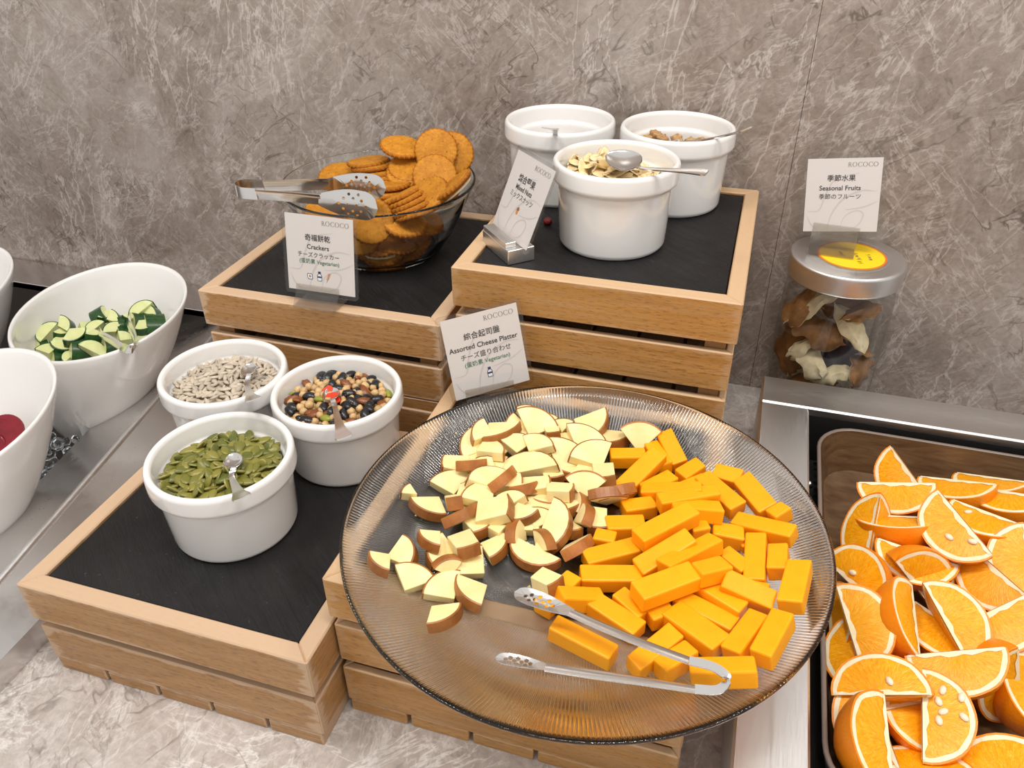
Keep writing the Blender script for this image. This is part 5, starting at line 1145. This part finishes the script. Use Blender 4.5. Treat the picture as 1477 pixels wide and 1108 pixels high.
wn = [ellipsoid('walnut_piece', .0082, .0065, .0055, 'walnut', 12, 9, lambda p, q, k=k: q * (1 + .28 * math.sin(6 * p.x + k) * math.cos(5 * p.y + 2 * k) + .12 * math.sin(13 * p.z + k))) for k in range(3)]
random.seed(31)
for k, (x, y) in enumerate(scatter(26, .047, 17)):
    tag(ob('walnut_piece', wn[k % 3], None, (RC[2][0] + x, RC[2][1] + y, zc - .0265 + random.uniform(-.002, .003)), rq(60)), 'broken walnut piece low in the back corner ramekin', 'walnut', 'walnut pieces in the ramekin')
cb = [ellipsoid('dried_cranberry', .0062, .0048, .0038, 'cranberry', 12, 8, lambda p, q, k=k: q * (1 + .2 * math.sin(8 * p.x + k) * math.cos(6 * p.y))) for k in range(2)]
for k, (x, y) in enumerate(scatter(9, .04, 19)):
    tag(ob('dried_cranberry', cb[k % 2], None, (RC[1][0] + x, RC[1][1] + y, ZC + .0105), rq(20)), 'dark dried cranberry at the bottom of the nearly empty ramekin', 'dried fruit', 'cranberries in the nearly empty ramekin')
tag(ob('dried_cranberry', cb[0], None, (RC[1][0] + .006, RC[1][1] + .040, zc - .034), rq(20)), 'dark dried cranberry stuck on the inner wall of the nearly empty ramekin', 'dried fruit')
tag(ob('dried_cranberry', cb[1], None, (-.2115, .8157, ZC + .0035), rq(20)), 'dark red dried cranberry dropped on the slate behind the mixed nuts card', 'dried fruit')

# ------------------------------------------------------------------ spoons
def spoon(label, P, bowl_dir, hw=(.0050, .0050, .0160), bl=.0120, bw=.0088, up_=(.1, -.35, .9), wd=None):
    """P: bowl centre, neck, ..., handle end"""
    t = thing('serving_spoon', label, 'spoon', P[0]); o0 = Vector(P[0]); L = [Vector(p) - o0 for p in P]
    d = Vector(bowl_dir).normalized(); n = Vector(up_); n = (n - d * n.dot(d)).normalized(); s = d.cross(n)
    V, F = [], []; nu, nv = 9, 16
    for side in (0, 1):
        for i in range(nu):
            r = i / (nu - 1)
            for k in range(nv):
                a = 2 * PI * k / nv; z = -.0034 * (1 - r * r) - (.0006 if side else 0)
                V.append(d * (bl * r * math.cos(a) * (1 - .0 * r)) + s * (bw * r * math.sin(a) * (1 - .18 * math.cos(a))) + n * z)
    N = nu * nv
    for side in (0, 1):
        for i in range(nu - 1):
            for k in range(nv):
                f = (side * N + i * nv + k, side * N + i * nv + (k + 1) % nv, side * N + (i + 1) * nv + (k + 1) % nv, side * N + (i + 1) * nv + k); F.append(f if side else f[::-1])
    for k in range(nv): a, b = (nu - 1) * nv + k, (nu - 1) * nv + (k + 1) % nv; F.append((a, b, N + b, N + a))
    ob('spoon_bowl', me('spoon_bowl', V, F, 'chrome', True), t)
    pts = spline([L[0] - d * bl * .93 - n * .0004] + L[1:], 24); wdt = [hw[0] + (hw[1] - hw[0]) * min(1, i / 8) if i < 8 else hw[1] + (hw[2] - hw[1]) * ((i - 8) / 15) ** 1.6 for i in range(24)]; wdt[-1] *= .8
    ob('handle', autosmooth(strip('handle', pts, wdt, wd or s, .0013, 'chrome', .08), 60), t)
spoon('small steel spoon standing in the pumpkin seeds', [(-.4000, .4475, .1915), (-.3885, .4285, .1905), (-.3570, .3960, .2100), (-.3350, .3740, .2270)], (-.5, .6, -.06))
spoon('small steel spoon standing in the sunflower seeds', [(-.4692, .5821, .1920), (-.4570, .5590, .1895), (-.4270, .5230, .2060), (-.4050, .4990, .2210)], (-.45, .65, -.06))
spoon('small steel spoon with red papaya standing in the bean mix', [(-.3655, .5650, .1925), (-.3490, .5430, .1930), (-.3170, .4960, .2110), (-.2930, .4620, .2290)], (-.45, .6, -.06))
spoon('steel spoon with only its handle tip above the nearly empty ramekin', [(-.2330, .9200, .3420), (-.2200, .8800, .3650), (-.2105, .8290, .3880), (-.2047, .7900, .4020)], (-.1, .5, -.4), hw=(.004, .0040, .0200), wd=(1, 0, 0))
spoon('steel spoon lying face down across the almond flakes', [(-.1240, .7665, .3850), (-.1020, .7490, .3835), (-.0650, .7400, .3875), (-.0400, .7290, .3915)], (-.75, .45, .05), hw=(.005, .0035, .0095), bl=.021, bw=.0145, up_=(.1, -.45, .8))
spoon('thin steel spoon leaning out over the walnut ramekin rim', [(-.0950, .9250, .3560), (-.0600, .8950, .3710), (-.0270, .8690, .3880), (-.0080, .8640, .3990)], (-.7, .5, -.3), hw=(.004, .003, .0075))

# ------------------------------------------------------------------ tongs
def grip_mesh(o, sd, wd, L, W, holes, mat='chrome', hr=.0016):
    """flat perforated gripping plate, widening then rounded at its end"""
    sd = Vector(sd).normalized(); wd = Vector(wd); wd = (wd - sd * wd.dot(sd)).normalized(); nn = sd.cross(wd); bm = bmesh.new(); ed = []
    def loop(P):
        v = [bm.verts.new((x, y, 0)) for x, y in P]
        for i in range(len(v)): ed.append(bm.edges.new((v[i], v[(i + 1) % len(v)])))
    def hw(x): u = x / L; return W / 2 * (.42 + .58 * math.sin(PI / 2 * min(1, u / .62))) * math.sqrt(max(0, 1 - max(0, (u - .72) / .28) ** 2.4))
    xs = [L * i / 18 for i in range(19)]; loop([(x, -hw(x)) for x in xs] + [(x, hw(x)) for x in xs[-2::-1]])
    for x, y in holes:
        if abs(y * W) + hr < hw(x * L) - .0006: loop([(x * L + hr * math.cos(a * PI / 5), y * W + hr * math.sin(a * PI / 5)) for a in range(10)])
    bmesh.ops.triangle_fill(bm, use_beauty=True, use_dissolve=False, edges=ed)
    r = bmesh.ops.extrude_face_region(bm, geom=bm.faces[:]); bmesh.ops.translate(bm, verts=[v for v in r['geom'] if isinstance(v, bmesh.types.BMVert)], vec=(0, 0, .0008))
    for v in bm.verts: x, y, z = v.co; v.co = Vector(o) + sd * x + wd * y + nn * (z - .10 * W * (4 * (y / W) ** 2))
    return bm_mesh('grip_plate', bm, mat)
HOLES = [(.34, 0), (.42, -.18), (.42, .18), (.5, 0), (.58, -.22), (.58, .22), (.64, 0), (.72, -.18), (.72, .18), (.8, 0), (.5, -.34), (.5, .34), (.66, -.36), (.66, .36)]
def tongs(label, bend, A, B, wdA, wdB, w0, w1, gripA, gripB, wdm):
    t = thing('serving_tongs', label, 'tongs', A[0]); o = Vector(A[0])
    for nm, Pp, wd in (('arm', A, wdA), ('arm', B, wdB)):
        pts = spline([Vector(p) - o for p in Pp], 20); ob(nm, autosmooth(strip(nm, pts, [w0 + (w1 - w0) * min(1, i / 12) for i in range(20)], wd, .0012, 'chrome', .16), 60), t)
    pts = spline([Vector(p) - o for p in bend], 22); ob('spring_bend', autosmooth(strip('spring_bend', pts, [w0] * 22, wdm, .0010, 'chrome'), 60), t)
    for (g, sd, wd, L, W) in (gripA, gripB): ob('grip_plate', grip_mesh(Vector(g) - o, sd, wd, L, W, HOLES), t)
# cracker tongs lie across the glass bowl rim, spring bend hanging out over the table card
tongs('steel tongs with perforated grips resting across the cracker bowl',
    [(-.500, .696, .3365), (-.519, .695, .3365), (-.5275, .699, .338), (-.5275, .706, .339), (-.519, .711, .3395), (-.502, .714, .3395)],
    [(-.500, .696, .3365), (-.470, .700, .336), (-.444, .706, .334), (-.432, .709, .333)],
    [(-.502, .714, .3395), (-.475, .722, .340), (-.450, .730, .3405), (-.436, .736, .340)],
    (0, -.35, .94), (0, -.2, .98), .0125, .0135,
    ((-.434, .7085, .333), (.93, .16, -.12), (0, .10, .99), .064, .031), ((-.438, .7355, .340), (.90, .30, -.09), (0, .05, 1), .064, .028), (0, 0, 1))
tongs('slim steel tongs lying open on the cheese platter',
    [(.010, .3365, .2115), (.024, .3355, .2125), (.0325, .3315, .2125), (.0335, .3265, .211), (.0285, .322, .2085), (.016, .3205, .2065)],
    [(.010, .3365, .2115), (-.020, .3420, .2105), (-.050, .3505, .2075), (-.072, .3575, .2055)],
    [(.016, .3205, .2065), (-.015, .3185, .2045), (-.048, .3165, .2015), (-.078, .3150, .1990)],
    (-.05, .62, -.10), (-.05, .62, -.10), .0060, .0072,
    ((-.070, .3570, .2057), (-.94, .20, -.08), (-.05, .62, .02), .046, .0135), ((-.076, .3152, .1990), (-1, -.03, -.06), (-.05, .6, .0), .036, .0090), (-.05, .6, .1))
tongs('small steel tongs stuck in the cucumber, bend over the bowl rim',
    [(-.722, .668, .1255), (-.7, .653, .1365), (-.686, .644, .142), (-.680, .647, .142), (-.690, .660, .136), (-.712, .682, .127)],
    [(-.722, .668, .1255), (-.765, .696, .112), (-.805, .721, .099), (-.825, .737, .092)],
    [(-.712, .682, .127), (-.742, .712, .118), (-.778, .745, .107), (-.800, .768, .101)],
    (.35, .55, .75), (.55, .3, .75), .010, .0095,
    ((-.820, .733, .094), (-.75, .52, -.3), (.4, .5, .75), .026, .013), ((-.797, .765, .102), (-.65, .68, -.2), (.5, .35, .75), .026, .013), (.45, .45, .8))

# ------------------------------------------------------------------ table cards with their print
CW, CH = .0793, .082
def text_mesh(body, size, bold=0.0):
    cu = bpy.data.curves.new('lettering', 'FONT'); cu.body = body; cu.size = size; cu.align_x = 'CENTER'; cu.offset = bold * size; cu.resolution_u = 3
    o = bpy.data.objects.new('lettering', cu); C.objects.link(o); dg = bpy.context.evaluated_depsgraph_get(); m = bpy.data.meshes.new_from_object(o.evaluated_get(dg)); bpy.data.objects.remove(o)
    return m
def print_line(parent, body, width, u, v, mat, bold=0.0, hmax=None):
    m = text_mesh(body, .01, bold); xs = [p.co.x for p in m.vertices]; ys = [p.co.y for p in m.vertices]
    s = width / (max(xs) - min(xs)); cx, cy = (max(xs) + min(xs)) / 2, (max(ys) + min(ys)) / 2
    for p in m.vertices: p.co = ((p.co.x - cx) * s, -.0006, (p.co.y - cy) * s)
    m.materials.clear(); m.materials.append(M[mat]); o = ob('lettering', m, parent, ((u - .5) * CW, 0, v * CH)); o['kind'] = 'stuff'; return o
def flat(name, polys, parent, u, v, s, y=-.0006):
    V, F, fm, mats = [], [], [], []
    for k, (mat, P) in enumerate(polys):
        if mat not in mats: mats.append(mat)
        b = len(V); V += [(x * s, -k * .00003, z * s) for x, z in P]; F.append(tuple(range(b, b + len(P)))); fm.append(mats.index(mat))
    o = ob(name, me(name, V, F, mats, False, fm), parent, ((u - .5) * CW, y, v * CH)); return o
def ell(cx, cz, rx, rz, n=24): return [(cx + rx * math.cos(2 * PI * i / n), cz + rz * math.sin(2 * PI * i / n)) for i in range(n)]
def rococo():
    V, F = [], []
    def quad(*P): b = len(V); V.extend((x, 0, z) for x, z in P); F.append((b, b + 1, b + 2, b + 3))
    def ring(x, a0, a1, n=28):
        b = len(V)
        for i in range(n + 1):
            a = math.radians(a0 + (a1 - a0) * i / n); V.append((x + .5 * math.cos(a), 0, .5 + .52 * math.sin(a))); V.append((x + .385 * math.cos(a), 0, .5 + .475 * math.sin(a)))
        for i in range(n): F.append((b + 2 * i, b + 2 * i + 2, b + 2 * i + 3, b + 2 * i + 1))
    x = 0.0
    for ch in 'ROCOCO':
        if ch == 'R':
            quad((x + .1, 0), (x + .21, 0), (x + .21, 1), (x + .1, 1)); quad((x, 0), (x + .31, 0), (x + .31, .035), (x, .035)); quad((x, .965), (x + .22, .965), (x + .22, 1), (x, 1))
            b = len(V)
            for i in range(15): a = math.radians(90 - 180 * i / 14); V.append((x + .3 + .30 * math.cos(a), 0, .74 + .26 * math.sin(a))); V.append((x + .3 + .20 * math.cos(a), 0, .74 + .22 * math.sin(a)))
            for i in range(14): F.append((b + 2 * i, b + 2 * i + 2, b + 2 * i + 3, b + 2 * i + 1))
            quad((x + .2, .965), (x + .31, .965), (x + .31, 1), (x + .2, 1)); quad((x + .2, .48), (x + .31, .48), (x + .31, .52), (x + .2, .52)); quad((x + .30, .49), (x + .42, .49), (x + .82, 0), (x + .66, 0)); x += .93
        elif ch == 'O': ring(x + .5, 0, 360, 36); x += 1.2
        else:
            ring(x + .5, 42, 318); quad((x + .83, .74), (x + .87, .74), (x + .87, .98), (x + .83, .98)); quad((x + .83, .02), (x + .87, .02), (x + .87, .26), (x + .83, .26)); x += 1.06
    return V, F, x
def icon_egg(p, u, v):
    flat('icon', [('ink_navy', [(-.62, -.2), (-.68, .3), (-.5, .62), (-.05, .55), (.3, .66), (.62, .42), (.56, 0), (.68, -.4), (.4, -.66), (.0, -.6), (-.42, -.62)]), ('ink_white', [(-.5, -.18), (-.55, .26), (-.42, .5), (-.04, .43), (.27, .53), (.5, .35), (.44, 0), (.55, -.34), (.34, -.54), (.0, -.48), (-.34, -.5)]), ('ink_navy', ell(0, .02, .25, .25)), ('ink_orange', ell(0, .02, .18, .18))], p, u, v, .0052)
def icon_milk(p, u, v):
    flat('icon', [('ink_navy', [(-.5, -1), (.5, -1), (.55, .1), (.3, .55), (.3, 1), (-.3, 1), (-.3, .55), (-.55, .1)]), ('ink_white', [(-.4, -.9), (.4, -.9), (.43, -.35), (-.43, -.35)]), ('ink_white', [(-.44, .0), (.44, .0), (.24, .45), (-.24, .45)])], p, u, v, .0052)
def icon_wheat(p, u, v):
    L = [('ink_brown', [(-.42, -.9), (-.34, -.9), (.36, .9), (.28, .9)])]
    for k in range(5):
        for s in (-1, 1):
            z = -.35 + k * .3; x = -.18 + .28 * k * .45; L.append(('ink_orange', [(x, z), (x + s * .16, z + .04), (x + s * .30, z + .3), (x + s * .1, z + .24)]))
    flat('icon', L, p, u, v, .0052)
def icon_acorn(p, u, v):
    flat('icon', [('ink_orange', ell(-.1, -.25, .42, .62)), ('ink_brown', ell(.05, .3, .5, .34)), ('ink', [(.1, .5), (.2, .5), (.28, .85), (.18, .85)])], p, u, v, .005)
def swirls(parent):
    V, F = [], []
    def stroke(P, w0):
        pts = spline([(x, 0, z) for x, z in P], 28); b = len(V)
        for i, q in enumerate(pts):
            tt = (pts[min(i + 1, 27)] - pts[max(i - 1, 0)]).normalized(); nn = Vector((-tt.z, 0, tt.x)); ww = w0 * (.25 + math.sin(PI * i / 27)); V.append(q + nn * ww); V.append(q - nn * ww)
        for i in range(27): F.append((b + 2 * i, b + 2 * i + 2, b + 2 * i + 3, b + 2 * i + 1))
    s = lambda L: [(x * CW, z * CH) for x, z in L]
    stroke(s([(-.46, .28), (-.3, .30), (-.22, .52), (-.1, .72), (.2, .80)]), .0007); stroke(s([(-.46, .22), (-.4, .10), (-.3, .02)]), .0006)
    stroke(s([(-.18, .02), (-.12, .25), (.02, .45), (.25, .56), (.45, .55)]), .0009); stroke(s([(.0, .02), (.05, .2), (.2, .29), (.30, .24), (.25, .1), (.12, .02)]), .0006); stroke(s([(.48, .42), (.3, .34), (.05, .30)]), .0006)
    o = ob('swirl', me('swirl', V, F, 'paper_swirl'), parent, (0, -.00045, 0)); o['kind'] = 'stuff'
def card(label, x, y, z, yw, lean, rl, zb, holder, lines, icons, chip_y=-.014):
    t = thing('table_card', label, 'card', (x, y, zb)); t.rotation_mode = 'XYZ'; t.rotation_euler = (0, 0, yw)
    q = (Matrix.Rotation(-lean, 3, 'X') @ Matrix.Rotation(rl, 3, 'Y')).to_quaternion(); dz = z - zb
    mg = .0042
    sl = ob('clear_sleeve', None, t) if False else None
    P = rrect(-CW / 2 - mg, -mg, CW / 2 + mg, CH + mg, .004, 4)
    m = prism('clear_sleeve', P, -.0009, .0009, 'acrylic')
    for v in m.vertices: v.co = (v.co.x, v.co.z, v.co.y)
    m.flip_normals(); ob('clear_sleeve', m, t, (0, 0, dz), q)
    pp = ob('paper', box('paper', (-CW / 2, -.0003, 0), (CW / 2, .0003, CH), 'paper'), t, (0, 0, dz), q)
    swirls(pp); V, F, wd = rococo(); s = .405 * CW / wd
    o = ob('lettering', me('lettering', [(a * s, -.0006, c * s) for a, b, c in V], F, 'ink_grey'), pp, ((.545 - .5) * CW, 0, .885 * CH)); o['kind'] = 'stuff'
    for body, wfrac, u, v, mat, bold in lines: print_line(pp, body, wfrac * CW, u, v, mat, bold)
    for f, u, v in icons: f(pp, u, v)
    if holder == 'block':
        ob('holder', prism('holder', [(-.031, -.016), (.031, -.016), (.031, .014), (-.031, .014)], 0, .0155, 'brushed', .0006), t)
        ob('holder_lip', prism('holder_lip', [(-.030, -.0155), (.024, -.0155), (.024, -.0035), (-.030, -.0035)], .0155, .021, 'brushed', .0006), t)
    else:
        u_ = q @ Vector((0, 0, 1)); n_ = q @ Vector((0, -1, 0)); b = Vector((0, 0, dz)) - u_ * mg
        prof = [b + n_ * .0022 + u_ * .011, b + n_ * .0022 + u_ * .004, Vector((0, chip_y, .0012)), Vector((0, .016, .0012)), b - n_ * .0022 + u_ * .010]
        pts = []
        for p in prof: pts.append(Vector((0, p.y, p.z)))
        m = strip('holder', [p for a, c in zip(pts, pts[1:]) for p in (a, a.lerp(c, .5))] + [pts[-1]], [.051] * 9, (1, 0, 0), .0012, 'clip_plastic'); m.polygons.foreach_set('use_smooth', [False] * len(m.polygons)); ob('holder', m, t, (-.004, 0, 0))
VEG = '(蛋奶素 Vegetarian)'
card('upright Crackers table card in front of the glass bowl', -.4226, .6685, .2445, -.0051, .1968, -.0025, .2296, 'clip',
    [('奇福餅乾', .375, .475, .715, 'ink', .008), ('Crackers', .325, .475, .595, 'ink', .011), ('チーズクラッカー', .61, .475, .49, 'ink', .0), (VEG, .59, .485, .398, 'ink_green', .004)], [(icon_egg, .335, .20), (icon_milk, .48, .215), (icon_wheat, .61, .20)])
card('turned Mixed Nuts table card in a steel block beside the almond ramekin', -.2318, .734, .3042, -.8177, .4058, -.0114, ZC + .0003, 'block',
    [('綜合堅果', .44, .47, .715, 'ink', .012), ('Mixed Nuts', .43, .47, .60, 'ink', .012), ('ミックスナッツ', .60, .475, .50, 'ink', .0)], [(icon_acorn, .49, .345)])
card('tilted Assorted Cheese Platter table card behind the ribbed platter', -.2153, .6241, .1862, .6577, .2964, -.0659, ZP + .0003, 'clip',
    [('綜合起司盤', .475, .49, .745, 'ink', .008), ('Assorted Cheese Platter', .905, .49, .615, 'ink', .011), ('チーズ盛り合わせ', .66, .50, .50, 'ink', .0), (VEG, .60, .50, .395, 'ink_green', .004)], [(icon_milk, .50, .245)])
card('Seasonal Fruits table card standing on the jar lid', .1066, .9365, .2665, -.0808, .2802, -.1321, JZ + .0008, 'clip',
    [('季節水果', .38, .47, .735, 'ink', .008), ('Seasonal Fruits', .555, .46, .60, 'ink', .011), ('季節のフルーツ', .56, .465, .485, 'ink', .0)], [])
